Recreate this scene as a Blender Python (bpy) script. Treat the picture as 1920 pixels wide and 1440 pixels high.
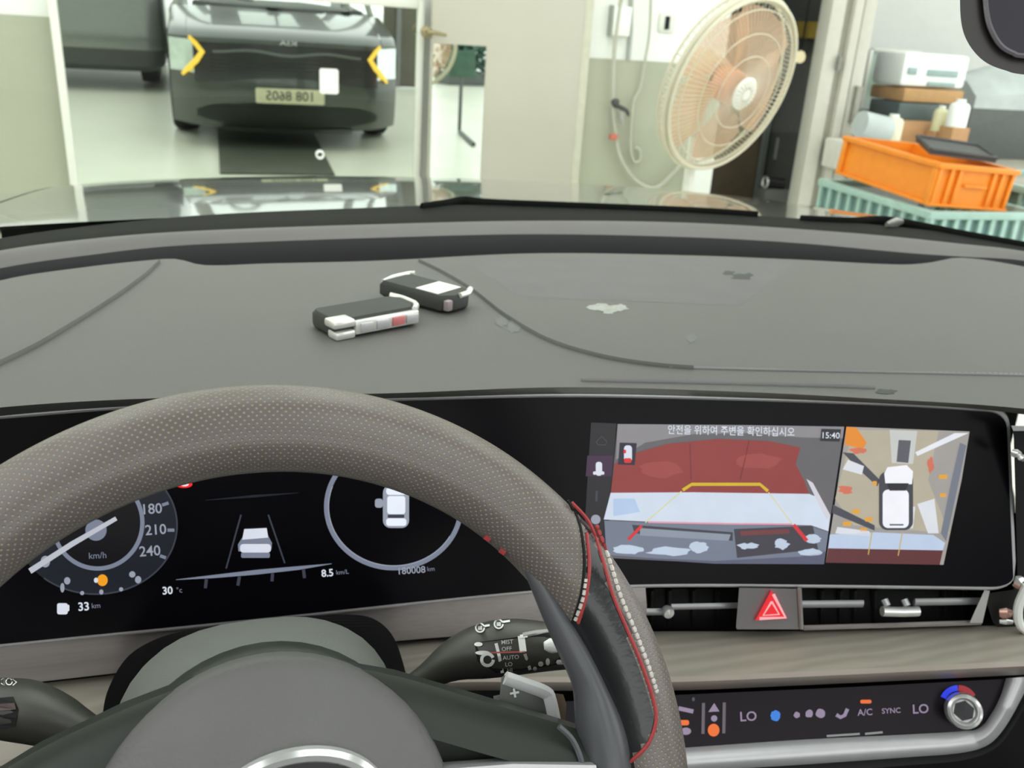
import bpy, bmesh, math, random
from mathutils import Vector, Matrix
from mathutils.bvhtree import BVHTree
from mathutils.geometry import tessellate_polygon

random.seed(7)
S = bpy.context.scene
COL = S.collection
for _o in list(bpy.data.objects):
    bpy.data.objects.remove(_o)

# ------------------------------------------------------------------ camera
# car frame: X right, Y forward, Z up, metres; the phone is held at (0, 0, 1.25) behind the wheel
FPX, CX, CY = 1700.0, 960.0, 720.0
CAM = Vector((0, 0, 1.25))
_up = Vector((286, 4313, 1700)).normalized()
_yv = (-(470 - CX) * _up.x + FPX * _up.z) / _up.y
_fw = Vector((470 - CX, _yv, -FPX)).normalized()
_rt = _fw.cross(_up)
ROT = Matrix((_rt, _fw, _up))                       # world = ROT @ cam
cam = bpy.data.objects.new('camera', bpy.data.cameras.new('camera'))
COL.objects.link(cam)
cam.matrix_world = Matrix.Translation(CAM) @ ROT.to_4x4()
cam.data.sensor_width = 36
cam.data.lens = FPX / 1920 * 36
cam.data.clip_start = 0.02
cam.data.dof.use_dof = True
cam.data.dof.focus_distance = 0.46
cam.data.dof.aperture_fstop = 17
S.camera = cam

# ------------------------------------------------------------------ world, exposure
def lin(c):
    return tuple(((x / 255) / 12.92 if x / 255 <= .04045 else ((x / 255 + .055) / 1.055) ** 2.4) for x in c)
W = bpy.data.worlds.new('overcast'); S.world = W; W.use_nodes = True
_b = W.node_tree.nodes['Background']; _b.inputs[0].default_value = (.98, 1.0, .985, 1); _b.inputs[1].default_value = 2.2
S.view_settings.view_transform = 'Standard'; S.view_settings.look = 'None'
S.view_settings.exposure = 0.0; S.view_settings.gamma = 1; S.view_settings.use_curve_mapping = False
LAMP_POWER = 9.0

# ------------------------------------------------------------------ pixel helpers (photo frame 1920x1440)
def ray(u, v):
    return ROT @ Vector((u - CX, CY - v, -FPX))
def PY(u, v, Y):
    d = ray(u, v); return CAM + d * ((Y - CAM.y) / d.y)
def PZ(u, v, z):
    d = ray(u, v); return CAM + d * ((z - CAM.z) / d.z)
def PX(u, v, X):
    d = ray(u, v); return CAM + d * ((X - CAM.x) / d.x)
def PD(u, v, depth):
    return CAM + ray(u, v) * (depth / FPX)
def proj(p):
    c = ROT.transposed() @ (Vector(p) - CAM)
    return (CX - FPX * c.x / c.z, CY + FPX * c.y / c.z)
def hit(u, v, g, t0=.5, t1=.7):
    d = ray(u, v) / FPX
    a, b = t0, t1; ga, gb = g(CAM + d * a), g(CAM + d * b)
    for _ in range(14):
        if abs(gb - ga) < 1e-12: break
        c = b - gb * (b - a) / (gb - ga); a, ga = b, gb; b = c; gb = g(CAM + d * b)
    return CAM + d * b
def Yc(x):                                            # plan curve of the display and the dash face
    k = 30.0
    return .575 - .165 * math.log(1 + math.exp(max(-40, min(40, k * x)))) / k
def dsurf(lift=0.0):                                  # leaning display face
    return lambda u, v: hit(u, v, lambda p: p.y - Yc(p.x) - .235 * (p.z - .86) + lift)
def csurf(off=0.0):                                   # upright face that follows the dash curve
    return lambda u, v: hit(u, v, lambda p: p.y - Yc(p.x) - off)
def on(bvh, lift=.0006, fall=None):
    def f(u, v):
        d = ray(u, v).normalized(); r = bvh.ray_cast(CAM, d)
        if r[0] is None:
            return fall(u, v) if fall else PD(u, v, .5)
        return r[0] - d * lift
    return f

def interp(pts, n):                                   # Catmull-Rom by x through (u, v) points
    pts = [tuple(map(float, p)) for p in pts]
    u0, u1 = pts[0][0], pts[-1][0]; out = []
    for i in range(n):
        u = u0 + (u1 - u0) * i / (n - 1); out.append((u, vat(pts, u)))
    return out
def vat(pts, u):
    if u <= pts[0][0]: return pts[0][1]
    if u >= pts[-1][0]: return pts[-1][1]
    for k in range(len(pts) - 1):
        if pts[k][0] <= u <= pts[k + 1][0]: break
    p1, p2 = pts[k], pts[k + 1]
    h = p2[0] - p1[0]; t = (u - p1[0]) / h
    def slope(i):
        a = pts[max(0, i - 1)]; b = pts[min(len(pts) - 1, i + 1)]
        return (b[1] - a[1]) / (b[0] - a[0])
    m1, m2 = slope(k) * h, slope(k + 1) * h
    return (2*t**3-3*t*t+1)*p1[1] + (t**3-2*t*t+t)*m1 + (-2*t**3+3*t*t)*p2[1] + (t**3-t*t)*m2
def smooth_path(pts, n):                              # Catmull-Rom through any points (tuples)
    P = [Vector(p) for p in pts]; out = []
    segs = len(P) - 1
    for i in range(n):
        x = segs * i / (n - 1); k = min(int(x), segs - 1); t = x - k
        p0, p1, p2, p3 = P[max(0, k-1)], P[k], P[k+1], P[min(segs, k+2)]
        out.append(.5 * ((2*p1) + (p2-p0)*t + (2*p0-5*p1+4*p2-p3)*t*t + (3*p1-p0-3*p2+p3)*t**3))
    return out

# ------------------------------------------------------------------ materials
MATS = {}
def mat(name, rgb, rough=.5, metal=0, bump=0, bscale=300, var=.06, vscale=25, coat=0, emit=0, spec=.5, alpha=1, sheen=0, aniso=None):
    if name in MATS: return MATS[name]
    m = bpy.data.materials.new(name); m.use_nodes = True
    nt = m.node_tree; N = nt.nodes; L = nt.links; b = N['Principled BSDF']
    c = lin(rgb)
    tc = N.new('ShaderNodeTexCoord')
    nz = N.new('ShaderNodeTexNoise'); nz.inputs['Scale'].default_value = vscale; nz.inputs['Detail'].default_value = 4
    if aniso:
        mp = N.new('ShaderNodeMapping'); mp.inputs['Scale'].default_value = aniso
        L.new(tc.outputs['Object'], mp.inputs[0]); L.new(mp.outputs[0], nz.inputs['Vector'])
    else:
        L.new(tc.outputs['Object'], nz.inputs['Vector'])
    rp = N.new('ShaderNodeValToRGB')
    rp.color_ramp.elements[0].position = .3; rp.color_ramp.elements[1].position = .7
    rp.color_ramp.elements[0].color = (*[x * (1 - var) for x in c], 1)
    rp.color_ramp.elements[1].color = (*[min(1, x * (1 + var)) for x in c], 1)
    L.new(nz.outputs['Fac'], rp.inputs[0])
    if emit:
        b.inputs['Base Color'].default_value = (0, 0, 0, 1)
        L.new(rp.outputs[0], b.inputs['Emission Color']); b.inputs['Emission Strength'].default_value = emit
    else:
        L.new(rp.outputs[0], b.inputs['Base Color'])
    b.inputs['Roughness'].default_value = rough; b.inputs['Metallic'].default_value = metal
    b.inputs['Coat Weight'].default_value = coat; b.inputs['Coat Roughness'].default_value = .04
    b.inputs['Specular IOR Level'].default_value = spec
    b.inputs['Sheen Weight'].default_value = sheen
    b.inputs['Alpha'].default_value = alpha
    if bump:
        n2 = N.new('ShaderNodeTexNoise'); n2.inputs['Scale'].default_value = bscale; n2.inputs['Detail'].default_value = 3
        L.new(tc.outputs['Object'], n2.inputs['Vector'])
        bp = N.new('ShaderNodeBump'); bp.inputs['Strength'].default_value = bump; bp.inputs['Distance'].default_value = .001
        L.new(n2.outputs['Fac'], bp.inputs['Height']); L.new(bp.outputs[0], b.inputs['Normal'])
    MATS[name] = m; return m
def glow(name, rgb, k=1.0):
    return mat(name, rgb, emit=k, rough=.4, var=.03, vscale=60)
def glass_mat(name, tint=(1, 1, 1), rough=0.0, ior=1.45, body=None, bodyfac=0):
    m = bpy.data.materials.new(name); m.use_nodes = True
    nt = m.node_tree; N = nt.nodes; L = nt.links
    for n in list(N):
        if n.type != 'OUTPUT_MATERIAL': N.remove(n)
    out = [n for n in N if n.type == 'OUTPUT_MATERIAL'][0]
    tr = N.new('ShaderNodeBsdfTransparent'); tr.inputs[0].default_value = (*tint, 1)
    gl = N.new('ShaderNodeBsdfGlossy'); gl.inputs['Roughness'].default_value = rough
    lw = N.new('ShaderNodeLayerWeight'); lw.inputs[0].default_value = .5      # Schlick on the facing angle, the same from both sides of the sheet
    pw = N.new('ShaderNodeMath'); pw.operation = 'POWER'; pw.inputs[1].default_value = 5; L.new(lw.outputs['Facing'], pw.inputs[0])
    fr = N.new('ShaderNodeMath'); fr.operation = 'MULTIPLY_ADD'; fr.inputs[1].default_value = .9; fr.inputs[2].default_value = ((ior - 1) / (ior + 1)) ** 2 * 1.6
    L.new(pw.outputs[0], fr.inputs[0])
    nz = N.new('ShaderNodeTexNoise'); nz.inputs['Scale'].default_value = 3
    mx = N.new('ShaderNodeMixShader'); L.new(fr.outputs[0], mx.inputs[0]); L.new(gl.outputs[0], mx.inputs[2])
    if body:
        df = N.new('ShaderNodeBsdfDiffuse'); df.inputs[0].default_value = (*lin(body), 1)
        tl = N.new('ShaderNodeBsdfTranslucent'); tl.inputs[0].default_value = (*lin(body), 1)
        ad = N.new('ShaderNodeMixShader'); ad.inputs[0].default_value = .5
        L.new(df.outputs[0], ad.inputs[1]); L.new(tl.outputs[0], ad.inputs[2])
        mb = N.new('ShaderNodeMixShader')
        mr = N.new('ShaderNodeMapRange'); mr.inputs['To Min'].default_value = bodyfac - .06; mr.inputs['To Max'].default_value = bodyfac + .06
        L.new(nz.outputs['Fac'], mr.inputs['Value']); L.new(mr.outputs[0], mb.inputs[0])
        L.new(tr.outputs[0], mb.inputs[1]); L.new(ad.outputs[0], mb.inputs[2]); L.new(mb.outputs[0], mx.inputs[1])
    else:
        L.new(tr.outputs[0], mx.inputs[1])
    L.new(mx.outputs[0], out.inputs[0]); MATS[name] = m; return m
def leather_perf():
    m = mat('perforated_leather', (106, 100, 96), rough=.32, bump=0, var=.05, vscale=40, spec=.55)
    nt = m.node_tree; N = nt.nodes; L = nt.links; b = N['Principled BSDF']
    uv = N.new('ShaderNodeUVMap'); uv.uv_map = 'UVMap'
    mp = N.new('ShaderNodeMapping'); mp.inputs['Rotation'].default_value = (0, 0, math.pi / 4); mp.inputs['Scale'].default_value = (430, 430, 1)
    vo = N.new('ShaderNodeTexVoronoi'); vo.voronoi_dimensions = '2D'; vo.inputs['Randomness'].default_value = 0; vo.inputs['Scale'].default_value = 1
    L.new(uv.outputs[0], mp.inputs[0]); L.new(mp.outputs[0], vo.inputs['Vector'])
    mr = N.new('ShaderNodeMapRange'); mr.inputs['From Min'].default_value = .14; mr.inputs['From Max'].default_value = .27
    mr.inputs['To Min'].default_value = 1; mr.inputs['To Max'].default_value = 0
    L.new(vo.outputs['Distance'], mr.inputs['Value'])
    mx = N.new('ShaderNodeMix'); mx.data_type = 'RGBA'
    src = b.inputs['Base Color'].links[0].from_socket
    L.new(mr.outputs[0], mx.inputs['Factor']); L.new(src, mx.inputs['A']); mx.inputs['B'].default_value = (*lin((148, 137, 120)), 1)
    L.new(mx.outputs['Result'], b.inputs['Base Color'])
    nz = N.new('ShaderNodeTexNoise'); nz.inputs['Scale'].default_value = 900
    ad = N.new('ShaderNodeMath'); ad.operation = 'MULTIPLY_ADD'; ad.inputs[1].default_value = .25
    tc = [n for n in N if n.type == 'TEX_COORD'][0]
    L.new(tc.outputs['Object'], nz.inputs['Vector']); L.new(nz.outputs['Fac'], ad.inputs[0]); L.new(mr.outputs[0], ad.inputs[2])
    bp = N.new('ShaderNodeBump'); bp.inputs['Strength'].default_value = .55; bp.inputs['Distance'].default_value = .0007; bp.invert = True
    L.new(ad.outputs[0], bp.inputs['Height']); L.new(bp.outputs[0], b.inputs['Normal'])
    return m
def wood_mat():
    m = mat('grey_wood_trim', (158, 153, 140), rough=.42, var=.1, vscale=3)
    nt = m.node_tree; N = nt.nodes; L = nt.links; b = N['Principled BSDF']
    tc = [n for n in N if n.type == 'TEX_COORD'][0]
    wv = N.new('ShaderNodeTexWave'); wv.wave_type = 'RINGS'; wv.inputs['Scale'].default_value = 6; wv.inputs['Distortion'].default_value = 7
    wv.inputs['Detail'].default_value = 3; wv.inputs['Detail Scale'].default_value = 1.2
    mp = N.new('ShaderNodeMapping'); mp.inputs['Scale'].default_value = (1, 5, 5); L.new(tc.outputs['Object'], mp.inputs[0]); L.new(mp.outputs[0], wv.inputs['Vector'])
    mx = N.new('ShaderNodeMix'); mx.data_type = 'RGBA'; mx.blend_type = 'MULTIPLY'; mx.inputs['Factor'].default_value = .16
    src = b.inputs['Base Color'].links[0].from_socket
    L.new(src, mx.inputs['A']); L.new(wv.outputs['Color'], mx.inputs['B']); L.new(mx.outputs['Result'], b.inputs['Base Color'])
    return m
def grille_mat():                                      # fine woven speaker mesh, too fine to build
    m = mat('speaker_mesh', (98, 95, 97), rough=.6, var=.04)
    nt = m.node_tree; N = nt.nodes; L = nt.links; b = N['Principled BSDF']
    tc = [n for n in N if n.type == 'TEX_COORD'][0]
    vo = N.new('ShaderNodeTexVoronoi'); vo.inputs['Randomness'].default_value = 0; vo.inputs['Scale'].default_value = 330
    L.new(tc.outputs['Object'], vo.inputs['Vector'])
    bp = N.new('ShaderNodeBump'); bp.inputs['Strength'].default_value = .6; bp.inputs['Distance'].default_value = .0008
    L.new(vo.outputs['Distance'], bp.inputs['Height']); L.new(bp.outputs[0], b.inputs['Normal'])
    return m

M_PAD = mat('soft_dash_plastic', (95, 94, 91), rough=.55, bump=.25, bscale=900, var=.03, vscale=6, spec=.4)
M_RIDGE = mat('dash_ridge_plastic', (90, 87, 86), rough=.5, bump=.2, bscale=900, var=.03)
M_BLACK = mat('black_plastic', (22, 21, 23), rough=.45, var=.08)
M_MATT = mat('matt_black_recess', (9, 9, 10), rough=.8, var=.1)
M_DARK = mat('dark_grey_plastic', (84, 84, 80), rough=.45, bump=.15, bscale=700, var=.05)
M_SHROUD = mat('grey_column_plastic', (104, 107, 103), rough=.6, bump=.25, bscale=800, var=.03)
M_HUB = mat('airbag_vinyl', (102, 101, 101), rough=.55, bump=.35, bscale=500, var=.04)
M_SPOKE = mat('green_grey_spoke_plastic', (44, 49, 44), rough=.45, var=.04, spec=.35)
M_GRIP = mat('smooth_black_leather', (33, 34, 36), rough=.2, bump=.12, bscale=350, var=.05, spec=.6)
M_TRIM = mat('satin_thumb_trim', (82, 83, 87), rough=.34, var=.04)
M_SATIN = mat('satin_silver', (196, 196, 198), rough=.32, metal=.35, var=.03, vscale=60)
M_CHROME = mat('bright_chrome', (236, 237, 236), rough=.2, metal=.65, var=.02)
M_CLTRIM = mat('brushed_grey_trim', (160, 153, 151), rough=.36, metal=.4, var=.06, vscale=8, aniso=(2, 60, 60))
M_GLASSBLK = mat('black_display_glass', (9, 7, 12), rough=.3, var=.1, spec=.12)
M_WHITE = mat('white_gloss_paint', (236, 238, 232), rough=.4, var=.02, vscale=3)
M_GREY = mat('grey_green_wall_paint', (168, 170, 150), rough=.35, var=.03, vscale=2)
M_CREAM = mat('cream_door_paint', (186, 182, 168), rough=.4, var=.02, vscale=2)
M_ALU = mat('white_aluminium', (205, 202, 192), rough=.4, var=.03)
M_RED = mat('red_thread', (166, 58, 60), rough=.6, var=.12, vscale=800)
M_WTHREAD = mat('white_thread', (205, 200, 194), rough=.6, var=.1, vscale=800)
M_PAINT = mat('dark_grey_car_paint', (66, 70, 66), rough=.28, metal=.5, coat=1.0, var=.04, vscale=900)
M_TYRE = mat('tyre_rubber', (24, 24, 24), rough=.8, bump=.3, bscale=60)
M_ORANGE = mat('orange_crate_plastic', (240, 142, 36), rough=.4, var=.04)
M_TEAL = mat('teal_crate_plastic', (160, 190, 182), rough=.45, var=.05)
M_PAPER = mat('white_paper', (246, 244, 238), rough=.7, var=.02)
M_CARD = mat('brown_cardboard', (190, 146, 104), rough=.8, var=.08, vscale=14)
M_IVORY = mat('ivory_fan_plastic', (214, 208, 186), rough=.45, var=.03)
M_CABLE = mat('pale_cable_sheath', (178, 178, 162), rough=.5, var=.04)
M_DG = mat('dark_grey_carton', (92, 96, 94), rough=.6, var=.06)
M_PERF = leather_perf(); M_WOOD = wood_mat(); M_MESH = grille_mat()
M_MIRROR = mat('silvered_mirror', (228, 236, 228), rough=.0, metal=1, var=.004, vscale=1)
M_SCREEN = glass_mat('windscreen_glass', (.95, .985, .96), ior=1.42)
M_BLADE = glass_mat('peach_fan_blade', (1, .95, .9), rough=.3, body=(230, 186, 154), bodyfac=.56)

# ------------------------------------------------------------------ mesh helpers
WM = {}
def reg(o, parent, cat=None, label=None, group=None, kind=None):
    COL.objects.link(o)
    if parent is not None: o.parent = parent
    if label: o['label'] = label
    if cat: o['category'] = cat
    if group: o['group'] = group
    if kind: o['kind'] = kind
    return o
def thing(name, label, cat, loc, group=None):
    o = bpy.data.objects.new(name, None); o.empty_display_size = .05
    o.location = loc; WM[o.name] = Vector(loc)
    return reg(o, None, cat, label, group)
def root_loc(p):
    return WM.get(p.name, Vector((0, 0, 0))) if p else Vector((0, 0, 0))
def mesh(name, verts, faces, m, parent=None, smooth=True, label=None, cat=None, group=None, kind=None, uvs=None, recalc=True, angle=40):
    """verts in world coordinates; top-level meshes get their origin at the base"""
    verts = [Vector(v) for v in verts]
    if parent is None:
        xs = [v.x for v in verts]; ys = [v.y for v in verts]; zs = [v.z for v in verts]
        loc = Vector(((min(xs) + max(xs)) / 2, (min(ys) + max(ys)) / 2, min(zs)))
    else:
        loc = root_loc(parent)
    me = bpy.data.meshes.new(name); me.from_pydata([v - loc for v in verts], [], faces); me.materials.append(m)
    if uvs:
        ul = me.uv_layers.new(name='UVMap')
        for lp in me.loops: ul.data[lp.index].uv = uvs[lp.vertex_index]
    if recalc:
        bm = bmesh.new(); bm.from_mesh(me); bmesh.ops.recalc_face_normals(bm, faces=bm.faces); bm.to_mesh(me); bm.free()
    if smooth:
        for p in me.polygons: p.use_smooth = True
        try: me.set_sharp_from_angle(angle=math.radians(angle))
        except Exception: pass
    o = bpy.data.objects.new(name, me)
    if parent is None: o.location = loc
    WM[o.name] = loc
    return reg(o, parent, cat, label, group, kind)
class MB:
    def __init__(s): s.v = []; s.f = []
    def add(s, v, f):
        k = len(s.v); s.v += [Vector(x) for x in v]; s.f += [tuple(i + k for i in q) for q in f]; return s
    def build(s, name, m, parent=None, **k): return mesh(name, s.v, s.f, m, parent, **k)
def box_vf(lo, hi, bev=0, T=None):
    bm = bmesh.new(); bmesh.ops.create_cube(bm, size=1)
    for v in bm.verts:
        v.co = Vector([lo[i] + (v.co[i] + .5) * (hi[i] - lo[i]) for i in range(3)])
    if bev: bmesh.ops.bevel(bm, geom=list(bm.edges), offset=bev, segments=2, affect='EDGES', profile=.5)
    V = [v.co.copy() for v in bm.verts]; bm.verts.index_update(); Fc = [tuple(v.index for v in f.verts) for f in bm.faces]; bm.free()
    if T is not None: V = [T @ v for v in V]
    return V, Fc
def box(name, lo, hi, m, parent=None, bev=0, T=None, **k):
    V, Fc = box_vf(lo, hi, bev, T); return mesh(name, V, Fc, m, parent, **k)
def tube_vf(path, rad, n=8, cap=True, flat=1.0, upv=None):
    P = [Vector(p) for p in path]; R = rad if isinstance(rad, (list, tuple)) else [rad] * len(P)
    V = []; Fc = []; prev = None
    for i, p in enumerate(P):
        t = (P[min(i + 1, len(P) - 1)] - P[max(i - 1, 0)]).normalized()
        if prev is None:
            a = upv if upv else (Vector((0, 0, 1)) if abs(t.z) < .9 else Vector((1, 0, 0)))
        else: a = prev
        x = (a - t * a.dot(t)).normalized(); prev = x; y = t.cross(x)
        for j in range(n):
            th = 2 * math.pi * j / n; V.append(p + x * (R[i] * math.cos(th)) + y * (R[i] * flat * math.sin(th)))
    for i in range(len(P) - 1):
        for j in range(n):
            Fc.append((i*n+j, i*n+(j+1) % n, (i+1)*n+(j+1) % n, (i+1)*n+j))
    if cap:
        Fc.append(tuple(range(n - 1, -1, -1))); Fc.append(tuple((len(P)-1)*n + j for j in range(n)))
    return V, Fc
def tube(name, path, rad, m, parent=None, n=8, flat=1.0, upv=None, cap=True, **k):
    V, Fc = tube_vf(path, rad, n, cap, flat, upv); return mesh(name, V, Fc, m, parent, **k)
def grid_vf(rows, closed=False):
    nr, nc = len(rows), len(rows[0]); V = [p for r in rows for p in r]; Fc = []
    for i in range(nr - 1):
        for j in range(nc - (0 if closed else 1)):
            k = (j + 1) % nc; Fc.append((i*nc+j, i*nc+k, (i+1)*nc+k, (i+1)*nc+j))
    return V, Fc
def lathe_vf(prof, org, ax, n=32, ref=None):
    """prof: (radius, height along ax)"""
    ax = Vector(ax).normalized(); a = ref or (Vector((0, 0, 1)) if abs(ax.z) < .9 else Vector((1, 0, 0)))
    x = (a - ax * a.dot(ax)).normalized(); y = ax.cross(x); org = Vector(org)
    rows = [[org + ax * h + (x * math.cos(2*math.pi*j/n) + y * math.sin(2*math.pi*j/n)) * r for j in range(n)] for r, h in prof]
    V, Fc = grid_vf(rows, True)
    if prof[0][0] > 1e-6: Fc.append(tuple(range(n)))
    if prof[-1][0] > 1e-6: Fc.append(tuple((len(prof)-1)*n + j for j in range(n)))
    return V, Fc
def prism_vf(poly, a, b):
    """poly list of 2D points; a(p), b(p) map to the two faces in 3D"""
    n = len(poly); V = [a(*p) for p in poly] + [b(*p) for p in poly]
    tri = tessellate_polygon([[Vector((p[0], p[1], 0)) for p in poly]])
    Fc = [tuple(t) for t in tri] + [tuple(i + n for i in reversed(t)) for t in tri]
    Fc += [(i, (i+1) % n, n + (i+1) % n, n + i) for i in range(n)]
    return V, Fc
def rrect(x0, y0, x1, y1, r, n=5):
    out = []
    for cx, cy, a0 in ((x1-r, y1-r, 0), (x0+r, y1-r, 90), (x0+r, y0+r, 180), (x1-r, y0+r, 270)):
        for i in range(n + 1):
            a = math.radians(a0 + 90 * i / n); out.append((cx + r*math.cos(a), cy + r*math.sin(a)))
    return out
def ell(cx, cy, rx, ry, n=28, a0=0, a1=360):
    return [(cx + rx*math.cos(math.radians(a0 + (a1-a0)*i/n)), cy + ry*math.sin(math.radians(a0 + (a1-a0)*i/n))) for i in range(n + (0 if a1-a0 >= 360 else 1))]

# flat print on a surface, laid out in photo pixels
def decal(name, polys, m, surf, parent, label=None):
    """each ribbon or polygon is a mesh of its own"""
    for poly in polys:
        V = []; Fc = []
        if isinstance(poly, Rib):
            for i, q in enumerate(poly):
                if i == 0: V += [surf(*q[0]), surf(*q[3])]
                V += [surf(*q[1]), surf(*q[2])]; k = len(V) - 4; Fc.append((k, k + 2, k + 3, k + 1))
        else:
            tri = tessellate_polygon([[Vector((p[0], p[1], 0)) for p in poly]])
            V = [surf(*p) for p in poly]; Fc = [tuple(t) for t in tri]
        o = mesh(name, V, Fc, m, parent, smooth=False, label=label, recalc=False)
    return o
class Rib(list): pass
def stroke(pts, w):
    """polyline as a polygon ribbon in pixels"""
    pts = [Vector((p[0], p[1])) for p in pts]; w = w if isinstance(w, (list, tuple)) else [w] * len(pts); A = []; B = []
    for i, p in enumerate(pts):
        t = (pts[min(i+1, len(pts)-1)] - pts[max(i-1, 0)]).normalized(); n = Vector((-t.y, t.x))
        A.append(tuple(p + n * w[i] / 2)); B.append(tuple(p - n * w[i] / 2))
    return [Rib((A[i], A[i+1], B[i+1], B[i]) for i in range(len(pts) - 1))]
_tx = bpy.data.objects.new('_t', bpy.data.curves.new('_t', 'FONT')); COL.objects.link(_tx)
def text_vf(s, bold=0.0):
    _tx.data.body = s; _tx.data.size = 1; _tx.data.align_x = 'CENTER'; _tx.data.align_y = 'CENTER'; _tx.data.offset = bold; _tx.data.resolution_u = 3
    _tx.data.update_tag(); dg = bpy.context.evaluated_depsgraph_get(); dg.update()
    ev = _tx.evaluated_get(dg); me = ev.to_mesh()
    V = [v.co.copy() for v in me.vertices]; Fc = [tuple(p.vertices) for p in me.polygons]; ev.to_mesh_clear()
    return V, Fc
def text(name, s, u, v, size, m, surf, parent, ang=0, bold=0.0, sx=1.0, label=None):
    V, Fc = text_vf(s, bold); c, sn = math.cos(math.radians(ang)), math.sin(math.radians(ang)); out = []
    for p in V:
        x, y = p.x * size * sx, -p.y * size
        out.append(surf(u + x*c - y*sn, v + x*sn + y*c))
    return mesh(name, out, Fc, m, parent, smooth=False, label=label, recalc=False) if out else None

# ================================================================== THE PLACE: workshop
M_FLOOR = mat('grey_epoxy_floor', (226, 226, 214), rough=.3, var=.06, vscale=1.2, bump=.05, bscale=30)
M_CEIL = mat('ceiling_panel', (226, 226, 220), rough=.7, var=.02)
box('floor', (-7, -13, -.12), (9.5, 9, 0), M_FLOOR, kind='structure', label='glossy grey workshop floor')
box('ceiling', (-7, 1.7, 4.2), (9.5, 8.6, 4.35), M_CEIL, kind='structure', label='pale workshop ceiling above the car')
WY = 5.0
mb = MB()
mb.add(*box_vf((-7, WY + .03, 0), (2.62, WY + .22, 4.2)))
mb.add(*box_vf((2.62, WY + .03, 2.3), (3.2, WY + .22, 4.2)))
mb.add(*box_vf((3.5, WY + .03, 2.3), (3.66, WY + .22, 4.2)))
wf = mb.build('wall_front', M_WHITE, smooth=False, kind='structure', label='white upper wall in front of the car with grey lower dado')
for lo, hi in (((-7, WY + .015, 0), (-.9, WY + .03, 1.158)), ((1.775, WY + .015, 0), (2.62, WY + .03, 1.117))):
    box('dado', lo, hi, M_GREY, wf)
box('corner_post', (2.46, WY - .01, 0), (2.62, WY + .03, .60), M_WHITE, wf)
box('wall_left', (-7.15, -3.2, 0), (-7, WY + .2, 4.2), M_WHITE, kind='structure', label='white side wall at the far left')
box('wall_right', (3.66, 6.6, 0), (9.5, 6.8, 4.2), mat('pale_grey_wall_paint', (214, 216, 212), rough=.5, var=.02), kind='structure', label='pale grey wall behind the crates and boxes')
# dark back room behind the doorway
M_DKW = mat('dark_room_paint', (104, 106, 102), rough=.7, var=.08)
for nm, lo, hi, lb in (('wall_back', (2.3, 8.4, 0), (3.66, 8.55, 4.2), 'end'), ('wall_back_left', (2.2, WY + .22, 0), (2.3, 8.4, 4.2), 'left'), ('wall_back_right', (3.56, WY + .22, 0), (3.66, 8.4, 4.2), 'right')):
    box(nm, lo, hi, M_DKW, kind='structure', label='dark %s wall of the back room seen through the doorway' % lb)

# aluminium frame beside the doorway
tr = mesh('trim_1', *box_vf((3.2, WY - .06, 0), (3.29, WY + .06, 4.2), .004), M_ALU, kind='structure', label='white aluminium door frame between the doorway and the crates')
box('frame_channel', (3.29, WY - .03, 0), (3.345, WY + .06, 4.2), mat('grey_channel', (160, 158, 146), rough=.5), tr)
box('frame_bar', (3.345, WY - .07, 0), (3.40, WY + .06, 4.2), M_ALU, tr, bev=.004)
box('frame_bar', (3.42, WY - .05, 0), (3.5, WY + .06, 4.2), M_ALU, tr, bev=.004)
a = PY(1573, 115, WY - .075)
box('latch', (a.x - .012, WY - .09, a.z - .05), (a.x + .012, WY - .07, a.z + .03), mat('grey_latch', (128, 128, 120), rough=.4, metal=.5), tr)
a = PY(1607, 185, WY - .075)
box('hinge', (a.x - .015, WY - .085, a.z - .14), (a.x + .02, WY - .05, a.z + .07), mat('grey_hinge', (150, 148, 138), rough=.4, metal=.4), tr)

TILT, MYAW, DYAW = math.radians(2.1), math.radians(-1.05), math.radians(8)     # the big mirror leans a little; the door stands slightly ajar
def tl(v): v = Vector(v); return Vector((v.x, v.y - (v.z - .05) * math.tan(TILT) - (v.x + .02) * math.tan(MYAW), v.z))
BIGM = (Vector((-.02, WY - .006, .05)), Vector((-math.tan(MYAW), -1, -math.tan(TILT))).normalized())
DOORM = (Vector((1.775, WY - .028, 0)), Vector((math.sin(DYAW), -math.cos(DYAW), 0)))
def mfloor(u, v, mir, z=0.0):
    d = ray(u, v); p, n = mir; h = CAM + d * ((p - CAM).dot(n) / d.dot(n)); r = d - n * (2 * d.dot(n)); return h + r * ((z - h.z) / r.z)
def mdist(u, v, mir, Y):
    d = ray(u, v); p, n = mir; h = CAM + d * ((p - CAM).dot(n) / d.dot(n)); r = d - n * (2 * d.dot(n)); return h + r * ((Y - h.y) / r.y)
def dr(V):                                             # door leaf turned about its hinge side
    R_ = Matrix.Rotation(DYAW, 3, 'Z'); o = Vector((1.775, WY, 0)); return [o + R_ @ (Vector(v) - o) for v in V]
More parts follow.
